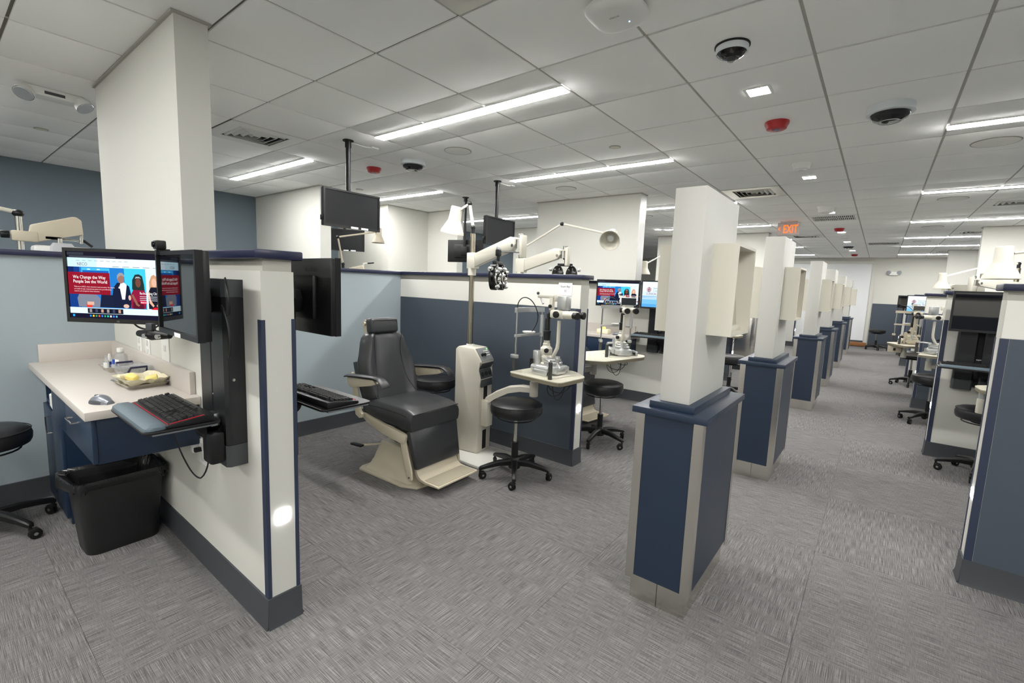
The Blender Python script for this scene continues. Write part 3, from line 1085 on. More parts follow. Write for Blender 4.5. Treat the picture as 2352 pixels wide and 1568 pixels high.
def bin_mouse(label, loc, rz):
    t = thing('mouse', label, 'mouse', loc, rz)
    rings = []
    for k in range(11):
        u = k / 10
        x = -.055 + .11 * u
        wv = .033 * math.sin(PI * min(.97, max(.08, u))) ** .5
        hv = .038 * (math.sin(PI * min(.96, max(.08, u * .85 + .1)))) ** .7
        rings.append([(x, wv * math.cos(R(a)), max(0, hv * math.sin(R(a)))) for a in range(0, 181, 15)])
    G().loft(rings).out('shell', mat('mouse_silver', (126, 130, 138), .3, .35), t)
    for s in (-1, 1):
        rr = []
        for k in range(2, 10):
            u = k / 10
            x = -.055 + .11 * u
            wv = .0345 * math.sin(PI * u) ** .5
            hv = .032 * (math.sin(PI * (u * .85 + .1))) ** .7
            rr.append([(x, s * wv * math.cos(R(a)), hv * math.sin(R(a)) + .0005) for a in (4, 12, 22, 32, 40)])
        g = G()
        g.loft(rr, cap=False)
        g.out('side_grip', GREYP, t)
    G().cyl((.022, -.004, .0265), (.022, .004, .0265), .009, n=14).out('scroll_wheel', BLACK, t)
    return t
# ================================================================ wall track with keyboard tray
def track(label, loc, rz, tray=True, rest=True, group='sit-stand wall tracks'):
    """on a wall plane local y=0, sticking out to -y, z from the floor"""
    t = thing('wall_track_mount', label, 'wall mount', loc, rz, group)
    z0, z1 = .665, 1.415
    for a, b, y in ((-.17, -.035, -.06), (.0, .14, -.075)):
        r = G().prism([(a, 0), (a, y + .012), (a + .012, y), (b - .012, y), (b, y + .012), (b, 0)], z1 - z0 - .16, Matrix.Translation((0, 0, z0 + .09))).out('rail_cover', mat('rail_black', (34, 35, 37), .38, .2), t)
        for zz, hh, nm in ((z0, .0885, 'end_cap'), (z1 - .0685, .0685, 'end_cap')):
            G().prism([(a, 0), (a, y + .01), (a + .012, y - .002), (b - .012, y - .002), (b, y + .01), (b, 0)], hh, Matrix.Translation((0, 0, zz))).out(nm, GREYP, t)
    G().bb(-.035, .0, -.03, 0, z0 + .03, z1 - .03).out('cable_channel', BLACKM, t)
    G().cyl((.1405, -.045, 1.02), (.143, -.045, 1.02), .006, n=10).out('screw', CHROME, t)
    text('brand_mark', 'ergotron', .013, PAPER, t, Matrix.Translation((-.034, -.0615, .935)) @ FACE_NY, 'LEFT')
    # monitor pivot
    g = G().box((-.02, -.085, 1.33), (.12, .09, .1), .01)
    g.cyl((-.02, -.13, 1.33), (-.02, -.15, 1.33), .05, n=20)
    g.out('monitor_bracket', BLACK, t)
    if tray:
        g = G().box((.04, -.09, .83), (.1, .1, .09), .012).out('tray_bracket', BLACK, t)
        G().cyl((.0, -.12, .845), (.09, -.12, .845), .042, n=22).out('tilt_drum', BLACKM, t)
        G().box((.085, -.105, .75), (.085, .055, .13), .012).out('scanner_holder', BLACK, t)
        G().box((.095, -.1, .86), (.004, .03, .05), .001).out('clip_plate', CHROME, t)
        pl = rrect(.475, .245, .03, 4, -.055, -.225)
        G().prism(pl, .010, Matrix.Translation((0, 0, .868)), .002).out('tray', BLACK, t)
        G().box((-.055, -.225, .866), (.478, .2, .006), .002).out('tray_edge', mat('tray_edge', (88, 92, 96), .3), t)
        if not rest:
            return t
        rr = []
        for x, s in ((-.285, .6), (-.278, .9), (-.26, 1), (.145, 1), (.163, .9), (.17, .6)):
            rr.append([(x, -.31 + yy * s, .879 + zz) for yy, zz in ((-.035, 0), (.035, 0), (.033, .012 * s), (.02, .019 * s), (-.015, .019 * s), (-.033, .010 * s))])
        G().loft(rr).out('wrist_rest', GREYB, t)
    return t


def workstation_cables(loc, rz, label):
    t = thing('cable', label, 'cable', loc, rz, 'black workstation cables')
    G().tube(bez((-.2, -.16, .865), (-.26, -.10, .62), (-.22, -.06, .47), (-.13, -.05, .50), 20) + bez((-.13, -.05, .50), (-.09, -.03, .53), (-.1, -.02, .62), (-.1, -.01, .7), 8)[1:], .0035, 6).out('cord', CABLE, t)
    return t


WY = PY[0]
TX = -2.115
track('black sit-stand wall track beside the waste bin, lit monitor above', (TX, WY, 0), 0)
keyboard('black keyboard with red backlight beside the silver mouse', (TX - .055, WY - .205, .879), 0)
workstation_cables((TX - .12, WY, 0), 0, 'black cable looping below the keyboard tray over the waste bin')
monitor('lit monitor showing a college web page, angled above the counter', (-2.655, .552, 1.361), R(38), 'web', .455, .325, 'LG')
mb = monitor('dark glossy monitor with a webcam on its top edge', (-2.09, .615, 1.352), R(-1), 'dark', .46, .325, 'ViewSonic', sticker=1)
t = thing('webcam', 'small black webcam clipped on the dark glossy monitor', 'webcam', (-2.275, .605, 1.5145))
G().box((0, 0, .025), (.05, .035, .035), .006).out('body', BLACK, t)
G().cyl((0, -.018, .026), (0, -.024, .026), .011, n=16).out('lens', mat('gloss_black', (12, 12, 13), .12), t)
g = G().box((0, .012, .004), (.03, .04, .012), .002)
g.box((0, -.012, -.006), (.018, .006, .022), .001)
g.out('clip', BLACKM, t)
# hanging viewer behind the lit monitor
t = thing('trial_visor', 'black headset-like lens visor below the lit monitor', 'visor', (-2.43, .60, 1.165), R(25))
t.scale = (.68, .68, .68)
rings = []
for u in range(9):
    x = -.125 + .25 * u / 8
    s_ = 1 - .45 * abs(u - 4) / 4
    rings.append([(x, .018 * math.cos(R(a)) + .02 * abs(u - 4) / 4, .035 * s_ * math.sin(R(a))) for a in range(0, 360, 30)])
G().loft(rings).out('shell', BLACK, t)
for x in (-.02, .08):
    G().cyl((x, -.015, -.005), (x, -.034, -.005), .014, n=16).out('lens_ring', CHROME, t)
G().box((0, .0, .05), (.05, .03, .045), .004).out('mount_block', GREYP, t)
t = thing('cable', 'black cable drooping under the lit monitor', 'cable', (-2.62, .60, 1.21))
G().tube(bez((-.04, -.01, .0), (-.03, 0, -.05), (.06, .05, -.05), (.08, .07, .0)), .004, 6).out('cord', CABLE, t)
t = thing('cable', 'black cables bunched behind the dark glossy monitor', 'cable', (-1.84, .68, 1.3))
g = G()
g.tube(bez((-.06, .02, .12), (.06, -.02, .10), (.05, 0, -.02), (-.05, .02, -.02)), .004, 6)
g.tube(bez((-.05, .0, .02), (.03, 0, -.02), (.03, 0, -.16), (-.02, .01, -.17)), .004, 6)
g.tube(bez((-.02, .01, -.17), (-.05, .02, -.16), (-.05, .02, -.08), (.0, .0, -.03)), .004, 6)
g.out('cord', CABLE, t)

# the other face of that wall
track('black sit-stand wall track facing the exam chair', (TX + .03, WY + PTH, 0), PI, rest=False)
monitor('dark monitor seen from behind beside the exam chair', (-2.09, 1.105, 1.352), R(180), 'dark', .53, .335, back_brand='ViewSonic')
keyboard('black keyboard on the tray beside the exam chair', (TX + .085, WY + PTH + .205, .879), PI)

# outlets on the near wall
for k, (x, z, w_, h_) in enumerate(((-3.42, 1.0, .075, .12), (-3.26, 1.0, .075, .12), (-2.95, 1.03, .12, .17), (-2.49, .585, .12, .12))):
    t = thing('wall_outlet', 'white ' + ('outlet plate over the counter corner', 'outlet plate over the small steel tray', 'tall cover plate under the dark glossy monitor', 'double outlet plate with a black plug below the keyboard tray')[k], 'outlet', (x, WY, z))
    G().box((0, -.003, 0), (w_, .006, h_), .002).out('plate', WPLAST, t)
    for s_ in ((-1, 1) if k != 2 else (0,)):
        G().box((0 if k < 3 else .02, -.0065, s_ * .026), (.032, .003, .034), .001).out('socket', mat('socket_grey', (205, 205, 200), .4), t)
    if k == 3:
        G().box((-.03, -.02, .012), (.03, .03, .04), .004).out('plug', WPLAST, t)
        G().box((.005, -.02, .012), (.022, .03, .02), .003).out('plug', BLACK, t)

# ================================================================ counter and cabinet
CT = thing('countertop', 'beige speckled laminate counter with upstand along the near wall', 'countertop', (0, 0, 0))
G().bb(-3.998, -2.47, .375, .788, .82, .856, .002).out('top', LAMIN, CT)
G().bb(-3.98, -2.535, .765, .788, .856, .965, .001).out('upstand', LAMIN, CT)
G().bb(-3.998, -3.978, .42, .788, .856, .965, .001).out('upstand', LAMIN, CT)
cb = thing('base_cabinet', 'navy base cabinet with open cubby under the beige counter', 'cabinet', (-3.72, .6, 0))
g = G()
g.bb(-.278, -.262, -.16, .165, 0, .82)
g.bb(.262, .278, -.16, .165, 0, .82)
g.bb(-.262, .262, .15, .165, 0, .82)
g.bb(-.262, .262, -.16, .15, .02, .036)
g.bb(-.262, .262, -.16, .15, .615, .631)
g.out('carcass', CABIN, cb)
d_ = G().bb(-.255, .02, -.178, -.16, .04, .61, .0015).out('door', CABIN, cb)
G().tube([(-.02, -.18, .57), (-.02, -.2, .57), (-.02, -.2, .47), (-.02, -.18, .47)], .004, 6).out('handle', STEEL, d_)
G().bb(.024, .278, -.178, -.16, .04, .61, .0015).out('door', CABIN, cb)
dr = thing('drawer_unit', 'navy drawer unit hung under the free end of the beige counter', 'drawer unit', (-2.93, .6, .72))
G().bb(-.5, .43, -.185, .186, -.10, .10, .001).out('carcass', CABIN, dr)
G().bb(-.12, .435, -.203, -.186, -.095, .095, .0015).out('drawer_front', CABIN, dr)
fr_ = [c for c in dr.children if c.name.startswith('drawer_front')][0]
G().tube([(.05, -.203, .03), (.05, -.226, .03), (.17, -.226, .03), (.17, -.203, .03)], .004, 6).out('handle', CHROME, fr_)
G().bb(-.5, -.124, -.203, -.186, -.095, .095, .0015).out('drawer_front', CABIN, dr)
t = thing('roll', 'white item left in the open cubby of the navy cabinet', 'box', (-3.62, .47, .631))
G().lathe([(0, 0), (.05, 0), (.06, .03), (.06, .09), (.04, .1), (0, .1)], n=20).out('body', WPLAST, t)
t['category'] = 'container'

bin_mouse('silver grey computer mouse on the corner of the beige counter', (-2.62, .455, .856), R(205))
# things on the counter
t = thing('instrument_tray', 'small steel tray lined with crumpled paper on the beige counter', 'tray', (-2.925, .67, .856), R(4))
rings = [[(x, y, z) for x, y in rrect(a, b, .02, 4)] for a, b, z in ((.20, .15, 0), (.23, .18, .02), (.245, .195, .022), (.24, .19, .023), (.225, .175, .021), (.195, .145, .003))]
G().loft(rings).out('pan', STEEL, t)
g = G()
random.seed(3)
N = 9
vv = [[g.bm.verts.new((-.115 + .23 * i / (N - 1), -.088 + .176 * j / (N - 1), .012 + random.uniform(0, .012) + (.028 if i in (0, N - 1) or j in (0, N - 1) else 0))) for j in range(N)] for i in range(N)]
for i in range(N - 1):
    for j in range(N - 1):
        g.bm.faces.new((vv[i][j], vv[i + 1][j], vv[i + 1][j + 1], vv[i][j + 1]))
g.out('paper_liner', CREAM, t, 20)
for k, (x, y, a, c) in enumerate(((-.03, -.03, 30, YELL), (.06, .03, 70, YELL), (-.075, -.04, 100, CREAM))):
    s = thing('sponge', ('yellow foam piece standing in the paper-lined steel tray', 'yellow foam piece lying in the paper-lined steel tray', 'cream paper roll in the paper-lined steel tray')[k], 'sponge', (-2.925 + x, .67 + y, .882), R(a), 'bits in the lined steel tray')
    if k < 2:
        G().box((0, 0, .012), (.05, .035, .026), .005, rot=(R(20), R(15 * (1 - 2 * k)), 0)).out('foam', c, s)
    else:
        G().cyl((-.035, 0, .012), (.035, 0, .012), .013, n=14).out('roll', c, s)
t = thing('storage_box', 'clear plastic storage box with navy handles on the beige counter', 'storage box', (-3.16, .685, .856), R(4))
rings = [[(x, y, z) for x, y in rrect(a, b, .02, 4)] for a, b, z in ((.15, .10, 0), (.17, .125, .055))]
G().loft(rings).out('tub', CLEAR, t)
G().prism(rrect(.185, .14, .02, 4), .012, Matrix.Translation((0, 0, .056)), .003).out('lid', CLEAR, t)
for s_ in (-1, 1):
    G().tube([(s_ * .088, -.04, .045), (s_ * .108, -.035, .07), (s_ * .108, .035, .07), (s_ * .088, .04, .045)], .006, 8).out('handle', mat('handle_navy', (30, 28, 66), .4), t)
G().box((.02, -.02, .02), (.07, .02, .02), .002).out('contents', GREYP, t)
t = thing('instrument_tray', 'small empty-rimmed steel tray holding bottles on the beige counter', 'tray', (-3.43, .68, .856), R(2))
rings = [[(x, y, z) for x, y in rrect(a, b, .006, 2)] for a, b, z in ((.12, .10, 0), (.155, .135, .03), (.16, .14, .031), (.152, .132, .03), (.115, .095, .004))]
G().loft(rings).out('pan', STEEL, t)
bt = thing('bottle', 'white square-shouldered bottle with blue label on the small tray', 'bottle', (-3.40, .69, .862), R(25))
G().loft([[(x * s_, y * s_, z) for x, y in rrect(.058, .058, .014, 4)] for s_, z in ((.95, 0), (1, .004), (1, .075), (.92, .088), (.5, .098), (.46, .104))]).out('body', CLEAR, bt)
G().cyl((0, 0, .104), (0, 0, .128), .016, n=18, bev=.002).out('cap', WPLAST, bt)
G().box((0, -.0296, .04), (.05, .001, .05)).out('label_print', PAPER, bt)
G().box((-.012, -.0302, .045), (.02, .001, .04)).out('label_print', BLUELAB, bt)
for k, x in enumerate((-.045, -.02)):
    b2 = thing('bottle', ('slim white dropper bottle at the rim of the small tray', 'slim clear dropper bottle beside the square bottle')[k], 'bottle', (-3.43 + x, .655 - k * .02, .862), 0, 'dropper bottles')
    G().lathe([(0, 0), (.012, 0), (.013, .004), (.013, .05), (.008, .058), (.008, .062), (.009, .062), (.005, .088), (0, .088)], n=16).out('body', (WPLAST, CLEAR)[k], b2)
    G().lathe([(.0132, .012), (.0132, .044)], n=16).out('label_print', BLUELAB if k == 0 else PAPER, b2)

# ================================================================ waste bin
t = thing('waste_bin', 'black rectangular waste bin with a plastic liner below the counter', 'waste bin', (-3.08, .575, 0), R(2))
GB = mat('bin_black', (34, 34, 35), .45)
rings = [[(x, y, z) for x, y in rrect(a, b, .05, 5)] for a, b, z in ((.21, .30, 0), (.215, .305, .004), (.262, .362, .372), (.276, .378, .374), (.276, .378, .384), (.258, .358, .384), (.25, .35, .36), (.205, .295, .012))]
G().loft(rings).out('body', GB, t)
g = G()
random.seed(11)
n = 44
prev = None
base = rrect(.276, .378, .05, 24)
n = len(base)
lay = []
for k, (sc, z, j) in enumerate(((.72, .10, .012), (.80, .24, .012), (.87, .33, .012), (.94, .389, .008), (1.02, .394, .006), (1.035, .375, .012), (1.04, .352, .03))):
    ring = []
    for i, (x, y) in enumerate(base):
        jj = random.uniform(-j, j) * (1.6 if k < 3 else 1)
        zz = z + random.uniform(-j, j) * .7
        # the liner is gathered out at the front corner
        a = math.atan2(y, x)
        pull = max(0, math.cos(a - R(-128))) ** 10
        s_ = sc + jj * 1.5 + (.13 * pull if k >= 4 else .03 * pull)
        if k >= 5 and pull > .2:
            zz -= .02 * pull * (k - 4)
        ring.append((x * s_, y * s_, zz))
    lay.append(ring)
g.loft(lay, cap=False)
g.out('liner', LINER, t, 60)
# ================================================================ stool
def stool(label, loc, rz, zs=.58):
    t = thing('rolling_stool', label, 'stool', loc, rz, 'black rolling stools')
    r = .195
    G().lathe([(0, zs + .006), (r * .55, zs + .004), (r * .85, zs - .006), (r * .97, zs - .024), (r, zs - .045), (r * .99, zs - .075), (r * .95, zs - .092), (r * .86, zs - .1), (0, zs - .1)], n=40).out('seat', VINYL, t)
    G().lathe([(r * .975, zs - .022), (r * .985, zs - .018), (r * .96, zs - .016)], n=40).out('seam', BLACKM, t)
    G().cyl((0, 0, zs - .125), (0, 0, zs - .1), .09, n=20).out('seat_plate', BLACKM, t)
    G().tube([(.145 * math.cos(R(a)), .145 * math.sin(R(a)), zs - .122) for a in range(0, 360, 15)], .005, 6, True).out('lever_ring', BLACK, t)
    G().cyl((0, 0, .26), (0, 0, zs - .12), .014, n=16).out('gas_lift', CHROME, t)
    G().cyl((0, 0, .09), (0, 0, .27), .026, n=18).out('lift_sleeve', BLACK, t)
    G().lathe([(0, .07), (.045, .07), (.05, .1), (.04, .135), (.027, .15)], n=20).out('hub', BLACK, t)
    for k in range(5):
        a = 2 * PI * k / 5
        M_ = Matrix.Rotation(a, 4, 'Z')
        rr = []
        for x, z, wd, h_ in ((.03, .115, .024, .045), (.12, .115, .02, .038), (.2, .1, .017, .03), (.262, .086, .016, .024), (.272, .08, .012, .018)):
            rr.append([M_ @ Vector((x, sy * wd * sw, z + sz * h_ / 2)) for sy, sw, sz in ((-1, 1, -1), (1, 1, -1), (1, 1, .5), (1, .6, 1), (-1, .6, 1), (-1, 1, .5))])
        leg = G().loft(rr).out('leg', BLACK, t)
        c = M_ @ Vector((.262, 0, 0))
        a2 = a + R(70 + 40 * k)
        cM = Matrix.Translation((c.x, c.y, 0)) @ Matrix.Rotation(a2, 4, 'Z')
        g = G()
        g.cyl(cM @ Vector((0, 0, .055)), cM @ Vector((0, 0, .078)), .008, n=10)
        g.box(cM @ Vector((.012, 0, .05)), (.036, .03, .018), .004, rot=Matrix.Rotation(a2, 4, 'Z'))
        cs = g.out('caster_fork', BLACKM, leg)
        for s_ in (-1, 1):
            g = G()
            p = cM @ Vector((.018, s_ * .004, .0275))
            e = cM @ Vector((.018, s_ * .013, .0275))
            g.cyl(p, e, .0275, n=18, bev=.002)
            g.out('caster_wheel', BLACK, leg)
            G().cyl(e, cM @ Vector((.018, s_ * .014, .0275)), .009, n=10).out('wheel_hub', CHROME, leg)
    return t


ST = stool('black round rolling stool in front of the slit lamp table', (-2.04, 2.69, 0), R(20))
SL = [((-3.62, .14), 30, 'black round rolling stool beside the waste bin and navy cabinet'),
      ((-1.94, 3.86), 60, 'black round rolling stool beyond the partition, near the lit screens'),
      ((-3.12, 2.86), 10, 'black round rolling stool tucked behind the exam chair'),
      ((.78, 5.33), 40, 'black round rolling stool below the dark wall monitor'),
      ((.57, 7.22), 15, 'black round rolling stool below the silver slit lamp table'),
      ((.52, 10.2), 50, 'black round rolling stool below the beige slit lamp table'),
      ((.02, 16.6), 0, 'black round rolling stool against the slate wainscot of the end wall'),
      ((-1.55, 6.95), 25, 'black round rolling stool behind the third pedestal')]
for (x, y), a, l in SL:
    dup(ST, (x, y, 0), R(a), l)

# ================================================================ exam chair
def exam_chair(label, loc, rz):
    t = thing('exam_chair', label, 'exam chair', loc, rz, 'reclining exam chairs')
    # base
    bp = [(-.30, -.20), (-.27, -.25), (.20, -.25), (.31, -.20), (.33, -.12), (.33, .12), (.31, .20), (.20, .25), (-.27, .25), (-.30, .20)]
    G().prism(bp, .018, None, .005).out('base_plate', BEIGE, t)
    rings = [[(cx + x, y, z) for x, y in rrect(a, b, r_, 4)] for a, b, cx, r_, z in ((.52, .42, -.01, .05, .018), (.46, .37, -.02, .05, .05), (.42, .34, -.03, .04, .075), (.41, .33, -.03, .04, .08), (.27, .25, -.06, .035, .215), (.25, .23, -.06, .03, .222))]
    G().loft(rings).out('base_cover', BEIGE, t)
    g = G()
    prof = []
    for k in range(15):
        z = .22 + .012 * k
        prof += [(.072, z), (.079, z + .006)]
    g.lathe(prof + [(.072, .40)], (-.05, 0, 0), n=24)
    g.out('bellows', mat('bellows_grey', (120, 116, 100), .6), t)
    G().box((-.02, 0, .405), (.42, .36, .03), .006).out('seat_pan', GREYP, t)
    # pedal
    g = G().tube([(-.16, -.12, .2), (-.22, -.2, .2), (-.25, -.24, .2)], .008, 8)
    pd = g.out('pedal_arm', BEIGE, t)
    G().box((-.28, -.26, .2), (.11, .035, .016), .004, rot=(0, 0, R(8))).out('pedal_pad', BLACK, pd)
    # seat cushion with a waterfall front
    rr = []
    for u in range(13):
        f = u / 12
        x = -.235 + .52 * f
        hw = .238 + .012 * math.sin(PI * f)
        top = .558 + .012 * math.sin(PI * min(1, f * 1.1)) - (.03 * max(0, (f - .86) / .14) ** 2)
        bot = .445 - .02 * f - (.012 if f > .8 else 0)
        e = .045
        if f in (0,):
            top -= .02
        ring = [(x, -hw + .01, bot), (x, hw - .01, bot), (x, hw, bot + .03), (x, hw, top - e), (x, hw - .012, top - .016), (x, hw - e, top - .002), (x, .1, top - .008), (x, -.1, top - .008), (x, -hw + e, top - .002), (x, -hw + .012, top - .016), (x, -hw, top - e), (x, -hw, bot + .03)]
        rr.append(ring)
    st_ = G().loft(rr).out('seat', VINYLG, t, 50)
    for s_ in (-1, 1):
        G().tube([(r_[10 if s_ < 0 else 3][0], s_ * (abs(r_[3][1]) + .001), r_[3][2] + .006) for r_ in rr[:-1]] , .003, 6).out('piping', BLACKM, st_)
    G().tube([(.286, y_, .527) for y_ in (-.225, -.1, .1, .225)], .003, 6).out('piping', BLACKM, st_)
    # side plates
    for s_ in (-1, 1):
        pts = [(-.24, .455), (-.20, .455), (.0, .42), (.2, .395), (.235, .39), (.245, .375), (.235, .325), (.215, .315), (.0, .34), (-.18, .395), (-.235, .42)]
        G().prism(pts, .022, Matrix.Translation((0, s_ * .238 + .011, 0)) @ XZ, .005).out('side_plate', BEIGE, t)
        la = [(.17, .36), (.225, .37), (.30, .14), (.305, .08), (.285, .065), (.26, .08), (.255, .13)]
        G().prism(la, .016, Matrix.Translation((0, s_ * .236 + .008, 0)) @ XZ, .004).out('leg_arm', BEIGE, t)
        G().cyl((.283, s_ * .246, .095), (.283, s_ * .25, .095), .006, n=10).out('bolt', GREYP, t)
        # armrest
        y = s_ * .318
        ar = [(-.30, .735), (-.02, .755), (.06, .752), (.10, .735), (.11, .718), (.105, .712), (.03, .718), (-.02, .714), (-.28, .672), (-.295, .69)]
        sup = G().prism([(-.30, .725), (-.0, .745), (.03, .72), (-.02, .70), (-.25, .655), (-.29, .67)], .03, Matrix.Translation((0, y + .015, 0)) @ XZ, .004).out('arm_support', BEIGE, t)
        rr = []
        for x, z, th in ((-.31, .732, .014), (-.28, .74, .018), (-.1, .757, .02), (.02, .764, .02), (.07, .757, .018), (.105, .735, .016), (.125, .712, .012)):
            rr.append([(x, y - .032, z - th / 2), (x, y + .032, z - th / 2), (x, y + .035, z), (x, y + .02, z + th / 2), (x, y - .02, z + th / 2), (x, y - .035, z)])
        G().loft(rr).out('arm_pad', VINYL, t, 60)
        bk = [(-.235, .47), (-.20, .455), (-.205, .425), (-.24, .415), (-.285, .435), (-.345, .74), (-.33, .75), (-.29, .72)]
        G().prism(bk, .02, Matrix.Translation((0, s_ * .262 + .01, 0)) @ XZ, .004).out('back_arm', BEIGE, t)
    # leg rest and foot rest
    q0, q1 = Vector((.258, 0, .41)), Vector((.315, 0, .15))
    ax = (q1 - q0).normalized()
    nn = Vector((-ax.z, 0, ax.x))
    rr = []
    for u in (0, .04, .5, .96, 1):
        c = q0.lerp(q1, u)
        hw = .232 - .02 * u
        e = .012 if u in (0, 1) else 0
        th = .022 - e * .6
        rr.append([tuple(c + nn * th * a + Vector((0, hw * b, 0))) for a, b in ((-1, -1), (-1, 1), (.5, 1), (1, .94), (1, -.94), (.5, -1))])
    G().loft(rr).out('leg_rest', VINYLG, t)
    ft = [(.27, .17), (.30, .15), (.322, .10), (.35, .082), (.40, .078), (.52, .078), (.52, .065), (.39, .062), (.33, .068), (.30, .09), (.285, .14), (.26, .165)]
    f_ = G().prism(ft, .40, Matrix.Translation((0, .20, 0)) @ XZ, .003).out('foot_rest', BEIGE, t)
    G().box((.44, 0, .0795), (.14, .37, .003), .001).out('foot_tread', mat('tread_grey', (166, 158, 138), .8, bump=.4, bscale=200), f_)
    # backrest
    b0, b1 = Vector((-.215, 0, .52)), Vector((-.35, 0, 1.03))
    ax = (b1 - b0).normalized()
    nf = Vector((ax.z, 0, -ax.x))
    rr = []
    NV = 16
    for k in range(NV + 1):
        v = k / NV
        c = b0.lerp(b1, v)
        hw = .232 + .022 * math.sin(PI * min(1, v * 1.4)) - .075 * max(0, (v - .45) / .55) ** 1.6
        end = max(0, (v - .93) / .07)
        if v < .05:
            hw -= .02 * (1 - v / .05)
        hw -= .03 * end
        ring = []
        M_ = 22
        for i in range(M_ + 1):
            y = -hw + 2 * hw * i / M_
            u = abs(y) / hw
            bol = .05 * math.exp(-((u - .80) / .17) ** 2) * (1 - .6 * end)
            cen = .022 * (1 - u * u)
            edge = .045 * max(0, (u - .90) / .10) ** 2
            front = .035 + bol + cen - edge - .02 * end
            ring.append(tuple(c + nf * front + Vector((0, y, 0))))
        for i in range(M_, -1, -2):
            y = (-hw + 2 * hw * i / M_) * .985
            u = abs(y) / hw
            ring.append(tuple(c + nf * (-.035 + .012 * u) + Vector((0, y, 0))))
        rr.append(ring)
    bk = G().loft(rr).out('backrest', VINYLG, t, 55)
    for s_ in (-1, 1):
        pts = []
        for k in range(1, NV):
            v = k / NV
            c = b0.lerp(b1, v)
            hw = .232 + .022 * math.sin(PI * min(1, v * 1.4)) - .075 * max(0, (v - .45) / .55) ** 1.6
            u = .93 - .42 * math.sin(PI * min(1, max(0, v * .92 + .04))) ** .8
            bol = .05 * math.exp(-((u - .80) / .17) ** 2)
            pts.append(c + nf * (.036 + bol + .022 * (1 - u * u)) + Vector((0, s_ * hw * u, 0)))
        G().tube(pts, .0025, 6).out('seam', BLACKM, bk)
    rr = []
    for v, w_ in ((.03, .2), (.5, .2), (.85, .15), (.95, .12)):
        c = b0.lerp(b1, v)
        rr.append([tuple(c + nf * -a + Vector((0, b, 0))) for a, b in ((.03, -w_), (.03, w_), (.058, w_ * .9), (.058, -w_ * .9))])
    sh_ = G().loft(rr).out('back_shell', BEIGE, t)
    c = b0.lerp(b1, .5)
    G().box(c + Vector((-.02, -.245, -.02)), (.05, .004, .14), .001, rot=(0, R(-15), 0)).out('warning_label', mat('label_mixed', (60, 70, 70), .6), t)
    # headrest
    hx, hz = -.35, 1.085
    g = G().box((hx + .03, 0, hz), (.075, .26, .115), .02, rot=(0, R(-8), 0), seg=3)
    hd = g.out('headrest', VINYLG, t)
    G().tube([(hx + .03 + .034, y, hz + z) for y, z in rrect(.225, .085, .02, 3)], .002, 5, True).out('piping', BLACKM, hd)
    for s_ in (-1, 1):
        G().prism([(hx - .06, 0.990), (hx - .03, 0.980), (hx + .02, 0.960), (hx + .03, 0.990), (hx - .01, 1.050), (hx - .025, 1.120), (hx - .05, 1.125), (hx - .07, 1.100)], .012, Matrix.Translation((0, s_ * .10 + .006, 0)) @ XZ, .003).out('headrest_bracket', BEIGE, t)
    G().cyl((hx - .045, -.12, 1.095), (hx - .045, .12, 1.095), .016, n=14).out('headrest_pivot', BEIGE, t)
    G().box((hx - .01, 0, 1.030), (.02, .1, .1), .004).out('headrest_stem', BEIGE, t)
    return t


EC = exam_chair('grey vinyl exam chair with beige frame beside the instrument stand', (-2.70, 2.225, 0), R(2))
dup(EC, (-2.72, 4.4, 0), R(-5), 'grey vinyl exam chair beyond the partition, below the lit screens')
# ================================================================ exam lamps
def lamp(label, p0, p1, top, d, m=IVORY, sq=True, sc=1.0, group='articulated exam lamps'):
    """p0 foot joint, p1 elbow, top = upper end of the shade, d = axis of the shade (opening side)"""
    t = thing('exam_lamp', label, 'lamp', p0, 0, group)
    p0, p1, top = Vector(p0), Vector(p1), Vector(top)
    d = Vector(d).normalized()
    neck = top + d * .055 * sc
    L = lambda p: p - p0
    g = G().cyl(L(p0) - Vector((0, 0, .02)), L(p0) + Vector((0, 0, .03)), .016, n=14)
    g.sph(L(p0) + Vector((0, 0, .03)), .02, n=12)
    g.out('foot_joint', BLACK, t)
    r = .012 if sq else .009
    a = L(p0) + Vector((0, 0, .03))
    G().tube([a, L(p1)], r, 4 if sq else 10).out('lower_arm', m, t)
    side = (neck - p1)
    at = neck - side.normalized() * .04 * sc
    G().tube([L(p1), L(at)], r, 4 if sq else 10).out('upper_arm', m, t)
    G().sph(L(p1), .022, (1, .8, .8), 12).out('elbow_joint', BLACK, t)
    G().sph(L(at), .017, n=10).out('shade_joint', BLACK, t)
    pr = [(0, 0), (.040, 0), (.046, .006), (.052, .11), (.054, .12), (.088, .19), (.096, .205), (.099, .225), (.094, .225), (.086, .195), (.05, .125), (.03, .12), (0, .12)]
    s_ = G().lathe([(a_ * sc, b_ * sc) for a_, b_ in pr], L(top), d, 32).out('shade', m, t)
    G().lathe([(0, .17 * sc), (.03 * sc, .165 * sc), (.036 * sc, .14 * sc), (.02 * sc, .118 * sc)], L(top), d, 20).out('bulb', mat('bulb_frost', (206, 208, 206), .3), s_)
    return t


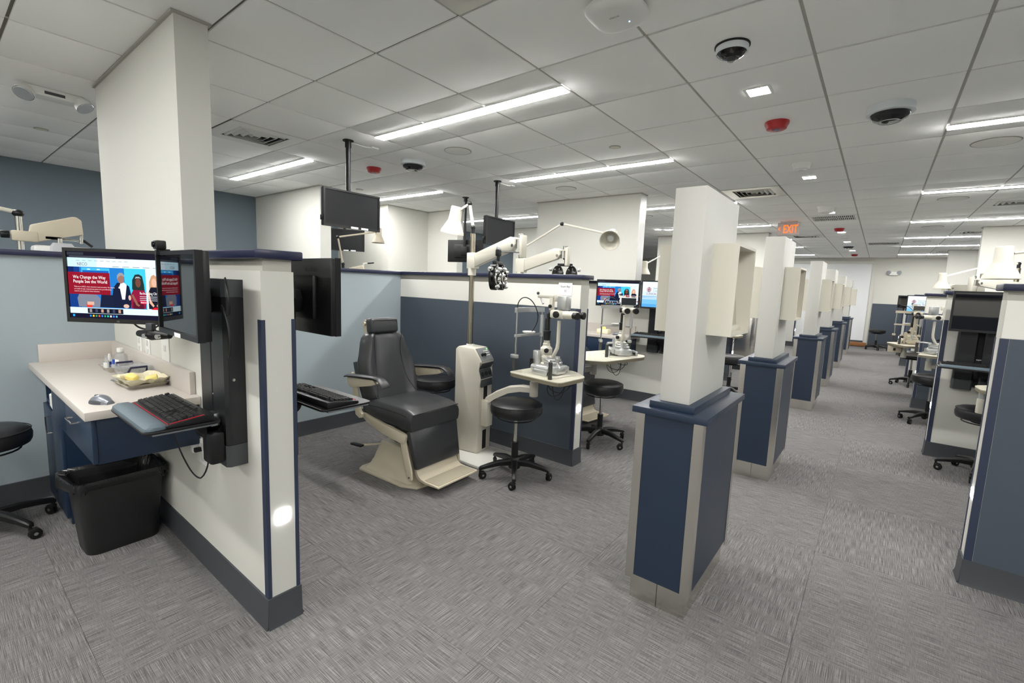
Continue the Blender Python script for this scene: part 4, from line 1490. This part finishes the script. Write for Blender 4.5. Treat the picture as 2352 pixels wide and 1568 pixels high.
# ================================================================ phoropter
def phoropter(label, loc, rz):
    """hangs from local origin; patient looks along +x"""
    t = thing('phoropter', label, 'phoropter', loc, rz, 'black and chrome phoropters')
    G().box((0, 0, -.02), (.035, .05, .05), .006).out('hanger', BLACK, t)
    G().cyl((0, 0, -.09), (0, 0, -.03), .013, n=14).out('stem', BLACK, t)
    G().box((0, 0, -.1), (.035, .16, .03), .006).out('crossbar', BLACK, t)
    for k, (x, y) in enumerate(((-.0, -.025), (0, .03))):
        G().cyl((x, y, .005), (x, y, .03), .012, n=14, bev=.002).out('level_knob', ALU, t)
    for s in (-1, 1):
        y = s * .073
        pts = [(y + a, -.21 + b) for a, b in [(.063 * math.cos(R(q_)), .105 * math.sin(R(q_))) for q_ in range(0, 360, 20)]]
        b_ = G().prism(pts, .05, Matrix.Translation((-.025, 0, 0)) @ YZ, .006).out('lens_battery', mat('gloss_black', (12, 12, 13), .12), t)
        G().lathe([(.055, 0), (.06, .004), (.058, .012), (.052, .014), (.05, .01)], (.025, y, -.215), (1, 0, 0), 28).out('chrome_ring', CHROME, b_)
        for (dy, dz, r_, l_) in ((0, -.02, .024, .03), (s * .03, .04, .018, .028), (-s * .02, .062, .016, .032), (s * .022, -.075, .018, .03), (-s * .034, -.05, .014, .024), (-s * .03, .015, .015, .026)):
            c = Vector((.026, y + dy, -.21 + dz))
            kn = G().lathe([(0, l_), (r_ * .45, l_), (r_ * .5, l_ - .003), (r_ * .9, l_ - .01), (r_, l_ - .016), (r_ * .95, 0)], c, (1, 0, 0), 18).out('lens_dial', CHROME if dz < .05 else ALU, b_)
        G().cyl((-.03, y, -.225), (-.025, y, -.225), .02, n=18).out('eye_aperture', ALU, b_)
        G().cyl((0, s * .135, -.15), (0, s * .165, -.15), .02, n=16, bev=.003).out('side_knob', CHROME, b_)
    return t


# ================================================================ instrument stand
def stand(label, loc, my, table, arm_end, ptop=1.84, group='instrument stands with pole and table arm', tilt=8, console=True):
    """floor-standing unit; table = polygon relative to loc (z at .79), arm_end = tip of the phoropter arm relative to loc"""
    t = thing('instrument_stand', label, 'instrument stand', loc, 0, group)
    W = mat('stand_ivory', (206, 201, 187), .3)
    G().prism([(x, my * y) for x, y in rrect(.56, .42, .05, 4, .12, -.06)], .026, None, .006).out('base_plate', mat('base_white', (222, 220, 212), .35), t)
    rot = Matrix.Rotation(R(tilt) * my, 4, 'Z')
    # body, console sloped towards +x
    side = [(-.13, .026), (.115, .026), (.115, .60), (.125, .66), (.10, .74), (.135, .80), (.06, .905), (-.10, .915), (-.13, .89)]
    o = G().prism(side, .20, Matrix.Translation((0, .10, 0)) @ XZ, .012).out('column_body', W, t)
    o.matrix_local = rot
    if console:
        def panel(x0, z0, x1, z1, nm, m_):
            c = Vector(((x0 + x1) / 2, 0, (z0 + z1) / 2))
            ln = math.hypot(x1 - x0, z1 - z0)
            an = math.atan2(z1 - z0, x1 - x0)
            g = G().box((0, 0, 0), (ln * .92, .17, .006), .001, rot=(0, -an, 0))
            for v in g.bm.verts:
                v.co += c
            p = g.out(nm, m_, t)
            p.matrix_local = rot
            return p
        pc = panel(.06, .907, .137, .80, 'control_panel', mat('panel_grey', (120, 122, 122), .4))
        for yy in (-.05, -.015):
            G().cyl((.107, yy, .853), (.117, yy, .86), .013, n=14).out('dial', BLACK, pc)
        g = G()
        for a in range(3):
            for b in range(4):
                g.box((.085 + a * .012, .0 + .018 * b, .880 - a * .0165), (.007, .010, .003), rot=(0, R(54), 0))
        g.out('buttons', PAPER, pc)
        G().box((.075, .06, .893), (.008, .014, .004), rot=(0, R(54), 0)).out('status_light', emit('green_led', (120, 255, 120), 2), pc)
        pw = panel(.137, .79, .104, .735, 'well_panel', GREYP)
        ph = panel(.104, .735, .127, .655, 'holder_panel', GREYP)
        for yy in (-.055, 0, .055):
            G().cyl((.108, yy, .69), (.122, yy, .70), .020, n=18).out('handle_socket', BLACKM, ph)
        pl = G().box((.123, .0, .62), (.012, .16, .06), .002).out('lower_panel', GREYP, t)
        pl.matrix_local = rot
    sl = G().box((.116, my * -.0, .42), (.006, .05, .34)).out('slot', BLACKM, t)
    sl.matrix_local = rot
    sl = G().box((.116, 0, .13), (.006, .05, .16)).out('slot', BLACKM, t)
    sl.matrix_local = rot
    # pole
    px_, py_ = -.06, 0
    G().cyl((px_, py_, .90), (px_, py_, ptop), .0225, n=24).out('pole', NICKEL, t)
    G().cyl((px_, py_, .905), (px_, py_, .925), .03, n=20).out('pole_collar', WPLAST, t)
    # phoropter arm
    ae = Vector(arm_end)
    base = Vector((px_, py_, 1.62))
    G().cyl((px_, py_, 1.50), (px_, py_, 1.56), .034, n=20).out('arm_clamp', IVORY, t)
    dxy = (ae - base)
    dxy.z = 0
    dxy.normalize()
    ang = math.atan2(dxy.y, dxy.x)
    rt = Matrix.Translation(base) @ Matrix.Rotation(ang, 4, 'Z')
    blk = G().box((.01, 0, 0), (.10, .06, .13), .006).out('arm_block', IVORY, t)
    blk.matrix_local = rt
    dist = (Vector((ae.x, ae.y, 0)) - Vector((base.x, base.y, 0))).length
    rise = ae.z - base.z
    an = math.atan2(rise, dist - .07)
    par = [(.0, -.045), (.02, -.055), (.05, -.05), (dist - .05, rise - .04), (dist - .02, rise), (dist - .04, rise + .05), (dist - .08, rise + .055), (.05, .055), (.02, .05), (.0, .03)]
    a_ = G().prism(par, .044, Matrix.Translation((0, .022, 0)) @ XZ, .004).out('parallel_arm', IVORY, t)
    a_.matrix_local = rt
    for u in (.035, dist - .05):
        zz = rise * (u / dist)
        for s_ in (-1, 1):
            b_ = G().cyl((u, s_ * .022, zz), (u, s_ * .026, zz), .012, n=16).out('pivot_bolt', CHROME, t)
            b_.matrix_local = rt
    k_ = G().cyl((dist + .0, 0, rise - .035), (dist + .0, 0, rise + .03), .024, n=20).out('knuckle_drum', CHROME, t)
    k_.matrix_local = rt
    k2 = G().box((dist + .045, 0, rise - .02), (.028, .05, .16), .004).out('knuckle_bracket', IVORY, t)
    k2.matrix_local = rt
    k3 = G().box((dist + .01, 0, rise + .036), (.07, .045, .012), .003).out('knuckle_cap', IVORY, t)
    k3.matrix_local = rt
    k4 = G().cyl((dist - .0, 0, rise + .04), (dist, 0, rise + .075), .006, n=10).cyl((dist, 0, rise + .066), (dist + .035, .01, rise + .07), .007, n=10).out('lock_lever', CHROME, t)
    k4.matrix_local = rt
    # table on a swing arm
    if table:
        pts = [(x, y) for x, y in table]
        cx = sum(p_[0] for p_ in pts) / len(pts)
        cy = sum(p_[1] for p_ in pts) / len(pts)
        # rounded corners
        rp = []
        n = len(pts)
        for i in range(n):
            p_, a0, b0 = Vector(pts[i]), Vector(pts[i - 1]), Vector(pts[(i + 1) % n])
            u0, u1 = p_ + (a0 - p_).normalized() * .05, p_ + (b0 - p_).normalized() * .05
            for k in range(5):
                f = k / 4
                rp.append(tuple(u0 * (1 - f) ** 2 + p_ * 2 * f * (1 - f) + u1 * f * f))
        tt = G().prism(rp, .006, Matrix.Translation((0, 0, .784))).out('table_top', mat('table_cream', (206, 202, 184), .4), t)
        G().prism([(cx + (x - cx) * .99, cy + (y - cy) * .99) for x, y in rp], .024, Matrix.Translation((0, 0, .759)), .003).out('table_edge', mat('edge_taupe', (128, 120, 100), .5), tt)
        ex, ey = cx - .17, cy + .0
        s0 = Vector((.15, my * -.0, .47))
        e0 = Vector((ex, ey, .64))
        G().box((.15, 0, .37), (.07, .08, .22), .008).out('arm_carriage', W, t)
        rr = []
        for f in (0, .25, .5, .75, 1):
            c = s0.lerp(e0, f) + Vector((0, 0, .05 * math.sin(PI * f)))
            dd = (e0 - s0)
            dd.z = 0
            dd.normalize()
            nrm = Vector((-dd.y, dd.x, 0))
            hh = .035 - .012 * f
            rr.append([tuple(c + nrm * .028 * a + Vector((0, 0, hh * b))) for a, b in ((-1, -1), (1, -1), (1, .6), (.6, 1), (-.6, 1), (-1, .6))])
        G().loft(rr).out('swing_arm', W, t)
        G().cyl((ex, ey, .585), (ex, ey, .70), .034, n=20, bev=.004).out('table_post', W, t)
        G().cyl((ex, ey, .70), (ex, ey, .76), .03, n=20).out('table_post', ALU, t)
        random.seed(5)
        cbx = G()
        for k in range(4):
            a0 = Vector((cx + random.uniform(-.06, .06), cy + random.uniform(-.05, .05), .757))
            b0 = Vector((cx + random.uniform(.06, .17), cy + random.uniform(-.07, .03), .757))
            dn = (.06, .13, .17, .20)[k]
            cbx.tube(bez(a0, a0 + Vector((random.uniform(-.08, .03), -.04 * my, -dn)), b0 + Vector((random.uniform(-.02, .09), -.03 * my, -dn)), b0, 12), .0028, 5)
        cbx.out('cable_loops', CABLE, t)
        G().box((cx, cy, .748), (.22, .07, .02), .004).out('cable_tray', GREYP, t)
    return t


# ================================================================ slit lamp
def slit_lamp(label, loc, rz, m=ALU, phone=False):
    """on a table; the patient is at -x, the eyepieces point to +x"""
    t = thing('slit_lamp', label, 'slit lamp', loc, rz, 'slit lamp microscopes')
    W = IVORY if m == ALU else m
    # slide plate and wheel guards
    G().prism(rrect(.30, .30, .03, 4, .0, 0), .006, None).out('slide_plate', W, t)
    for s in (-1, 1):
        g = G().box((.0, s * .135, .028), (.13, .022, .045), .008)
        g.out('rail_guard', m, t)
        G().cyl((-.04, s * .121, .026), (.04, s * .121, .026), .012, n=12).out('rack_wheel', BLACK, t)
    G().cyl((0, -.12, .026), (0, .12, .026), .007, n=10).out('axle', CHROME, t)
    # base
    rings = [[(.02 + x, y, z) for x, y in rrect(a, b, r_, 4)] for a, b, r_, z in ((.16, .13, .03, .012), (.17, .14, .035, .03), (.16, .13, .035, .055), (.12, .10, .03, .065))]
    G().loft(rings).out('joystick_base', m, t)
    G().lathe([(.028, .06), (.02, .075), (.014, .085), (.016, .12), (.019, .125), (.017, .14), (0, .143)], (.07, -.02, 0), (0, 0, 1), 18).out('joystick', ALU, t)
    G().lathe([(.055, .06), (.058, .075), (.05, .085), (.05, .1), (.055, .11), (.055, .125), (.035, .14)], (-.03, 0, 0), (0, 0, 1), 26).out('turntable', W, t)
    # illumination tower
    tw = G().lathe([(.04, .13), (.045, .15), (.045, .185), (.032, .2), (.028, .205), (.028, .22), (.022, .225), (.022, .245)], (-.06, .01, 0), (0, 0, 1), 24).out('lamp_tower', W, t)
    G().lathe([(.026, .245), (.026, .30), (.028, .302), (.028, .315), (.02, .32), (.019, .40), (.016, .41), (0, .41)], (-.06, .01, 0), (0, 0, 1), 20).out('lamp_house', BLACK, tw)
    G().box((-.052, .01, .425), (.022, .022, .04), .003, rot=(0, R(-12), 0)).out('mirror_head', BLACK, tw)
    G().lathe([(.022, .28), (.024, .285), (.024, .245)], (-.06, .01, 0), (0, 0, 1), 20).out('tower_ring', ALU, tw)
    G().lathe([(.012, 0), (.017, .004), (.017, .022), (.01, .026), (0, .026)], (-.025, -.03, .175), (.5, -1, 0), 16).out('slit_knob', BLACK, tw)
    G().cyl((-.11, -.03, .04), (-.11, -.03, .165), .034, n=22, bev=.004).out('power_drum', m, t)
    G().box((-.01, -.005, .045), (.21, .17, .05), .01).out('carriage', m, t)
    G().cyl((-.10, -.095, .05), (.06, -.095, .05), .026, n=20, bev=.004).out('carriage_drum', m, t)
    G().lathe([(.062, .065), (.07, .072), (.07, .092), (.06, .098), (.06, .112), (.05, .118), (.05, .13)], (.015, 0, 0), (0, 0, 1), 28).out('swivel_base', m, t)
    G().cyl((-.13, -.075, .04), (-.13, -.075, .105), .012, n=14).out('lock_screw', BLACK, t)
    # microscope arm
    G().tube([(.0, -.01, .09), (.02, -.01, .13), (.055, -.01, .20), (.06, -.01, .24), (.06, -.01, .40)], [.014, .014, .014, .013, .013], 10).out('scope_arm', W, t)
    sc = G().box((.055, 0, .445), (.13, .075, .06), .012).out('microscope_body', W, t)
    for s in (-1, 1):
        G().cyl((.055, s * .037, .445), (.055, s * .056, .445), .024, n=20, bev=.003).out('magnification_knob', BLACK, sc)
        G().lathe([(.026, 0), (.028, .03), (.026, .06), (.02, .075), (.02, .08)], (.12, s * .032, .448), (1, s * .08, -.02), 20).out('eyepiece_tube', W, sc)
        G().lathe([(.02, .08), (.022, .082), (.022, .10), (.026, .105), (.026, .12), (.018, .122), (0, .116)], (.12, s * .032, .448), (1, s * .08, -.02), 20).out('eyecup', BLACK, sc)
    G().cyl((-.012, 0, .445), (-.03, 0, .445), .025, n=20).out('objective', BLACK, sc)
    if not phone:
        G().box((.09, 0, .53), (.075, .07, .10), .006).out('camera_box', ALU, sc)
        G().box((.052, -.02, .53), (.004, .02, .07)).out('camera_vents', GREYP, sc)
    # tonometer on its bracket
    tn = G().box((-.02, .0, .515), (.032, .03, .09), .004)
    tn.box((-.075, 0, .568), (.15, .022, .022), .003)
    tn.box((.01, 0, .56), (.03, .014, .05), .008)
    tn = tn.out('tonometer', W, t)
    G().lathe([(0, 0), (.013, .002), (.013, .012), (.006, .014), (0, .014)], (-.02, -.016, .50), (0, -1, 0), 16).out('tonometer_dial', BLACK, tn)
    G().cyl((-.135, 0, .565), (-.09, -.015, .515), .005, .008, 10).out('prism_arm', ALU, tn)
    G().sph((-.155, 0, .59), .012, n=10).out('tonometer_knob', GREYP, tn)
    # chin rest frame
    x = -.225
    for s in (-1, 1):
        y = s * .15
        g = G().cyl((x, y, .12), (x, y, .45), .007, n=12)
        g.out('chin_post', CHROME, t)
        G().box((x - .01, y, .115), (.06, .03, .028), .004).out('post_clamp', m, t)
        G().cyl((x - .01, y, .015), (x - .01, y, .10), .015, n=16).out('patient_grip', mat('grip_grey', (62, 62, 60), .7, bump=.6, bscale=120), t)
        if s == 1:
            G().cyl((x, y, .25), (x, y, .42), .016, n=16).out('canthus_sleeve', ALU, t)
    fb = []
    for k in range(9):
        y = -.165 + .33 * k / 8
        xx = x - .035 * math.sin(PI * k / 8)
        fb.append([(xx - .010, y, .442), (xx + .010, y, .442), (xx + .010, y, .478), (xx - .010, y, .478)])
    G().loft(fb).out('forehead_band', m, t)
    G().box((x, 0, .27), (.018, .33, .02), .003).out('chin_bar', m, t)
    G().lathe([(0, 0), (.04, .0), (.05, .008), (.05, .014), (.03, .012), (0, .006)], (x - .005, 0, .282), (0, 0, 1), 20).out('chin_cup', WPLAST, t)
    G().tube(bez((x, -.15, .47), (x, -.15, .60), (x + .02, .02, .58), (x + .03, .06, .42), 14) + bez((x + .03, .06, .42), (x + .03, .07, .36), (x, .04, .30), (x, .02, .285), 8)[1:], .004, 6).out('fixation_cable', CABLE, t)
    # grip on the examiner side
    g = G().tube([(.02, -.10, .125), (.08, -.16, .13), (.13, -.18, .125)], .01, 8)
    g.out('grip_arm', m, t)
    G().cyl((.13, -.18, .0), (.13, -.18, .12), .015, n=16).out('patient_grip', MATS['grip_grey'], t)
    if phone:
        p = thing('smartphone', 'black smartphone clamped over the eyepieces of the ' + label.split(' with')[0], 'smartphone', Vector(loc) + Matrix.Rotation(rz, 3, 'Z') @ Vector((.12, 0, .53)), rz, 'phones on slit lamps')
        G().box((0, 0, 0), (.014, .15, .075), .006).out('case', WPLAST, p)
        G().box((.0072, 0, 0), (.001, .14, .066)).out('glass', GLASSD, p)
        G().box((-.02, 0, -.03), (.03, .05, .05), .004).out('adapter', WPLAST, p)
        G().tube(bez((0, .08, .0), (.02, .12, .0), (.02, .11, -.06), (-.03, .05, -.08)), .003, 6).out('cord', CABLE, p)
    return t
# ================================================================ bay beside the near wall: stand, lamp, slit lamp
S1 = (-2.63, 2.86, 0)
tb = [(-2.13, 2.685), (-1.635, 2.62), (-1.615, 2.95), (-1.80, 3.10), (-2.10, 3.07)]
stand('ivory instrument stand with steel pole beside the exam chair', S1, 1, [(x - S1[0], y - S1[1]) for x, y in tb], (.50, -.10, 1.735))
lamp('ivory exam lamp on top of the pole beside the exam chair', (-2.69, 2.86, 1.86), (-2.735, 2.86, 2.085), (-2.862, 2.84, 2.068), (-.24, 0, -1))
t = phoropter('black and chrome phoropter hanging beside the exam chair pole', (-2.19, 2.60, 1.675), R(18))
t.scale = (.9, .9, .9)
G().tube([(.0, .02, -.005), (.09, .10, .0), (.17, .16, .0)], .009, 8).out('support_rod', CHROME, t)
slit_lamp('silver slit lamp on the table between exam chair and partition', (-1.865, 2.865, .79), R(-4))
t = thing('exam_bay_sign', 'white paper sign reading Exam Bay 12 on the slate partition', 'sign', (-1.96, PY[1] - .0045, 1.418))
G().box((0, 0, 0), (.125, .0015, .10)).out('sheet', PAPER, t)
text('sign_text', 'Exam Bay', .022, INK, t, Matrix.Translation((0, -.0012, .012)) @ FACE_NY, 'CENTER')
text('sign_text', '12', .022, INK, t, Matrix.Translation((0, -.0012, -.022)) @ FACE_NY, 'CENTER')

# ================================================================ bay with two lit screens
S2 = (-2.66, 3.56, 0)
tb2 = [(-2.36, 3.95), (-2.02, 3.64), (-1.86, 3.72), (-1.73, 4.30), (-1.78, 4.42), (-2.2, 4.5)]
stand('ivory instrument stand behind the slate partition, phoropter arm over its cap', S2, -1, [(x - S2[0], y - S2[1]) for x, y in tb2], (.40, .02, 1.72), 1.72, tilt=4)
lamp('white tube-armed exam lamp turned to face out above the slate partition', (-2.72, 3.56, 1.74), (-2.275, 3.56, 1.985), (-1.83, 3.66, 1.90), (.30, -.85, -.42), sq=False, sc=.85)
phoropter('black phoropter hanging just above the slate partition cap', (-2.26, 3.62, 1.715), R(115)).scale = (.85, .85, .85)
slit_lamp('silver slit lamp with a phone, in front of the lit screens', (-1.93, 4.2, .79), R(-48), phone=True)
W3 = PY[2]
track('black sit-stand wall track below the lit screens', (-2.07, W3, 0), 0)
keyboard('black keyboard on the tray below the lit screens', (-2.125, W3 - .205, .879), 0, False)
monitor('lit monitor showing a college web page behind the slit lamp with phone', (-2.56, 5.36, 1.38), R(4), 'web', .56, .33)
monitor('lit monitor showing a blue clinical training welcome screen', (-1.99, 5.37, 1.38), R(-2), 'welcome', .54, .33)
ct = thing('countertop', 'beige counter behind the slit lamp, under the lit screens', 'countertop', (0, 0, 0))
G().bb(-3.998, -2.36, W3 - .41, W3 - .002, .82, .856, .002).out('top', LAMIN, ct)
G().bb(-3.98, -2.42, W3 - .025, W3 - .002, .856, .965).out('upstand', LAMIN, ct)
c2 = thing('drawer_unit', 'navy drawer unit under the counter behind the slit lamp', 'drawer unit', (-2.9, W3 - .2, .72))
G().bb(-.5, .5, -.18, .19, -.1, .1).out('carcass', CABIN, c2)
for a, b in ((-.5, -.005), (.005, .505)):
    f_ = G().bb(a, b, -.198, -.181, -.095, .095, .0015).out('drawer_front', CABIN, c2)
    G().tube([((a + b) / 2 - .06, -.198, .03), ((a + b) / 2 - .06, -.22, .03), ((a + b) / 2 + .06, -.22, .03), ((a + b) / 2 + .06, -.198, .03)], .004, 6).out('handle', CHROME, f_)
bin_mouse('dark computer mouse on the counter behind the slit lamp', (-2.55, 5.38, .856), R(200))
t = thing('waste_paper_box', 'cream tissue pack on the counter behind the slit lamp', 'tissue pack', (-2.75, 5.42, .856))
G().box((0, 0, .03), (.16, .1, .06), .012).out('pack', CREAM, t)
G().sph((0, 0, .065), .03, (1, .6, 1), 10).out('tissue', YELL, t)

# ================================================================ monitors hung from the ceiling


def hung_monitor(label, x, y, z, rz, cable=True, led=False):
    t = monitor(label, (x, y, z), rz, 'matte', .545, .31, group='monitors hung from the ceiling on black poles', sticker=2)
    top = CEIL - z
    G().cyl((0, .055, .05), (0, .055, top - .06), .02, n=18).out('pole', BLACK, t)
    G().cyl((0, .055, top - .06), (0, .055, top), .026, n=18).out('pole_collar', BLACK, t)
    G().cyl((0, .055, top - .008), (0, .055, top), .045, n=20).out('ceiling_plate', BLACKM, t)
    G().box((0, .05, 0), (.1, .05, .12), .004).out('mount_plate', BLACK, t)
    G().box((-.275, .01, -.09), (.012, .03, .04), .002).out('side_module', BLACK, t)
    if cable:
        G().tube(bez((.02, .075, top - .05), (.025, .078, .3), (.03, .08, .2), (.03, .07, .1)), .004, 6).out('cord', CABLEW, t)
        G().tube(bez((.02, .06, top - .012), (.1, .04, top - .01), (.16, .04, top - .03), (.22, .02, top - .012)), .006, 6).out('ceiling_cord', CABLEW, t)
        G().box((.24, .015, top - .012), (.07, .03, .016), .003).out('ceiling_plug', WPLAST, t)
    if led:
        G().sph((.1, -.02, -.148), .004, n=8).out('power_light', emit('blue_led2', (120, 170, 255), 6), t)
    return t


hung_monitor('dark monitor hung from the ceiling over the exam chair bay', -3.66, 2.365, 2.018, R(90))
hung_monitor('dark monitor hung from the ceiling behind the phoropter arm', -3.53, 4.20, 2.03, R(93))
hung_monitor('dark monitor hung over the rear bay behind the beige lamp', -6.25, 3.92, 1.99, R(60), False, True)
hung_monitor('dark monitor hung in the rear bay behind the near instrument stand', -4.66, 4.82, 1.88, R(200), False)

# ================================================================ rear bays, seen over the low wall
lamp('beige exam lamp in the rear bay beside the hung monitor', (-4.6, 2.86, 1.56), (-4.6, 2.80, 1.868), (-4.58, 3.30, 2.02), (0, -.03, -1), BEIGE, False, .75)
S3 = (-4.62, 2.98, 0)
t = thing('phoropter_stand', 'beige phoropter arm with black handle behind the low blue wall', 'instrument stand', S3)
G().cyl((0, 0, .02), (0, 0, 1.56), .02, n=16).out('pole', NICKEL, t)
G().lathe([(0, 0), (.2, 0), (.2, .02), (.03, .03), (0, .03)], n=24).out('base', BEIGE, t)
G().box((.05, .03, 1.545), (.16, .05, .05), .01, rot=(0, R(-12), R(30))).out('arm', BEIGE, t)
G().cyl((.1, .08, 1.57), (.1, .08, 1.61), .008, n=10).cyl((.1, .08, 1.605), (.1, .13, 1.61), .006, n=10).out('lever', IVORY, t)
G().cyl((.1, .13, 1.61), (.1, .21, 1.62), .009, n=12).out('handle', BLACK, t)
# beige arm and white instrument beyond the low wall, near the slate blue wall
t = thing('phoropter_stand', 'beige parallel phoropter arm on a chrome post beside the tall near wall', 'instrument stand', (-4.33, .42, 0))
G().lathe([(0, 0), (.15, 0), (.15, .02), (.03, .03), (0, .03)], n=24).out('base', BEIGE, t)
G().cyl((0, 0, .02), (0, 0, 1.75), .017, n=18).out('post', CHROME, t)
G().sph((0, 0, 1.765), .03, (1, 1, .8), 14).out('post_joint', BLACK, t)
G().tube([(0, 0, 1.77), (0, -.12, 1.79), (0, -.4, 1.80)], .013, 10).out('lamp_tube', IVORY, t)
g = G().box((0, .02, 1.625), (.06, .12, .065), .008)
g.out('clamp', BEIGE, t)
G().cyl((0, -.045, 1.63), (0, -.085, 1.63), .024, n=16, bev=.004).out('clamp_knob', BLACK, t)
G().prism([(.05, 1.60), (.07, 1.59), (.27, 1.66), (.30, 1.655), (.295, 1.755), (.27, 1.775), (.25, 1.775), (.05, 1.70), (.04, 1.65)], .05, Matrix.Translation((-.025, 0, 0)) @ YZ, .006).out('parallel_arm', BEIGE, t)
G().tube([(0, .12, 1.62), (0, .24, 1.622), (0, .29, 1.618)], .007, 8).out('tie_rod', CHROME, t)
G().box((.01, .15, 1.625), (.03, .08, .022), .003).out('rod_grip', BLACK, t)
G().cyl((0, .29, 1.60), (0, .29, 1.66), .012, n=12).out('end_pin', CHROME, t)
G().cyl((0, .30, 1.625), (0, .345, 1.585), .009, n=10).out('end_handle', BLACK, t)
t = thing('chart_projector', 'white instrument head with a small blue light above the low wall', 'instrument', (-4.36, .62, 1.30))
G().box((.0, .0, .24), (.12, .30, .07), .02).out('housing', WPLAST, t)
G().loft([[(x, y, z) for x, y in rrect(a, b, .01, 3, .055, -.01)] for a, b, z in ((.06, .13, .22), (.06, .12, .27), (.05, .09, .295))]).out('front_block', mat('grey_block', (196, 198, 200), .4), t)
G().cyl((.05, -.02, .295), (.05, -.02, .325), .014, n=14).cyl((.05, -.02, .315), (.05, .06, .32), .005, n=8).out('lever', CHROME, t)
G().box((.087, .0, .255), (.002, .03, .006)).out('status_light', emit('blue_led3', (130, 130, 255), 3), t)
G().cyl((0, 0, -1.28), (0, 0, .22), .02, n=16).out('pole', NICKEL, t)
G().lathe([(0, -1.30), (.045, -1.30), (.045, -1.28), (.03, -1.27), (0, -1.27)], n=20).out('base', BEIGE, t)

# ================================================================ fourth and fifth bays on the pedestal side
S4_ = (-2.63, PY[3] - .31, 0)
tb4 = [(x, y + PY[3] - PY[1]) for x, y in tb]
stand('ivory instrument stand in the bay behind the third pedestal', S4_, 1, [(x - S4_[0], y - S4_[1]) for x, y in tb4], (.50, -.10, 1.735), console=False)
slit_lamp('silver slit lamp in the bay behind the third pedestal', (-1.865, 2.865 + PY[3] - PY[1], .79), R(-4))
lamp('white exam lamp beyond the tall wall above the lit screens', (-2.69, PY[3] - .31, 1.86), (-2.40, 7.0, 2.1), (-2.63, 6.3, 1.83), (0, 0, -1), sq=False, sc=.8)
t = thing('steel_cabinet', 'stainless steel cabinet far behind the second pedestal', 'cabinet', (-2.15, 9.75, 0))
G().bb(-.38, .33, -.25, .25, .09, 1.06, .006).out('body', STEEL, t)
G().bb(-.36, .31, -.23, .23, 0, .09).out('plinth', GREYP, t)
for a, b in ((-.375, -.03), (-.02, .325)):
    dd = G().bb(a, b, -.268, -.251, .11, 1.04, .003).out('door', STEEL, t)
    G().cyl(((a + b) / 2, -.285, .7), ((a + b) / 2, -.285, .9), .008, n=10).out('handle', GREYP, dd)

# ================================================================ open side of the corridor
R2 = RY[1]
track('black sit-stand wall track below the dark monitor across the corridor', (.745, R2, 0), 0)
keyboard('black keyboard on the tray across the corridor', (.69, R2 - .205, .879), 0, False)
monitor('dark monitor mounted across the corridor, reflecting the lamp', (.765, R2 - .2, 1.355), R(0), 'dark', .55, .345)
SR = (1.45, 5.05, 0)
tbr = [(.645, 5.08), (.66, 4.85), (1.1, 4.75), (1.15, 5.2), (.8, 5.25)]
lamp('large ivory exam lamp above the slate partition across the corridor', (1.39, 5.05, 1.86), (1.02, 4.86, 1.84), (.645, 4.74, 1.835), (.02, 0, -1), sq=False, sc=1.02)
stand('ivory instrument stand across the corridor behind the slate partition', SR, 1, [(x - SR[0], y - SR[1]) for x, y in tbr], (-.40, .3, 1.72), console=False)
lamp('ivory exam lamp above the dark wall monitor across the corridor', (1.19, 7.75, 1.86), (.97, 7.61, 1.875), (.525, 7.24, 1.755), (.05, 0, -1), sq=True, sc=.8)
SR2 = (1.25, 7.75, 0)
tb6 = [(.42, 7.35), (.95, 7.3), (1.0, 7.85), (.5, 7.9)]
stand('ivory instrument stand beyond the dark monitor across the corridor', SR2, 1, [(x - SR2[0], y - SR2[1]) for x, y in tb6], (-.42, -.25, 1.66), console=False)
slit_lamp('silver slit lamp on the table beyond the dark wall monitor', (.60, 7.55, .79), R(200))
SR3 = (1.15, 9.3, 0)
tb7 = [(.13, 9.02), (.33, 8.55), (.95, 8.75), (.9, 9.3), (.3, 9.25)]
stand('ivory instrument stand far across the corridor', SR3, 1, [(x - SR3[0], y - SR3[1]) for x, y in tb7], (-.42, -.25, 1.62), console=False)
slit_lamp('beige slit lamp with a phone far across the corridor', (.42, 8.98, .79), R(-75), BEIGE, phone=True)
t = thing('power_supply', 'beige power box under the far slit lamp table', 'power supply', (.24, 8.98, .758))
G().box((0, 0, -.055), (.16, .1, .10), .006).out('case', BEIGE, t)
G().box((.0, -.052, -.06), (.03, .004, .04)).out('switch', BLACK, t)
monitor('lit monitor with a blue welcome screen far across the corridor', (.62, RY[3] - .22, 1.35), R(-10), 'welcome', .54, .33)
track('black sit-stand wall track far across the corridor', (.72, RY[3], 0), 0, False)
monitor('dark monitor on the farthest partition across the corridor', (.6, RY[5] - .1, 1.38), R(0), 'dark', .5, .32)
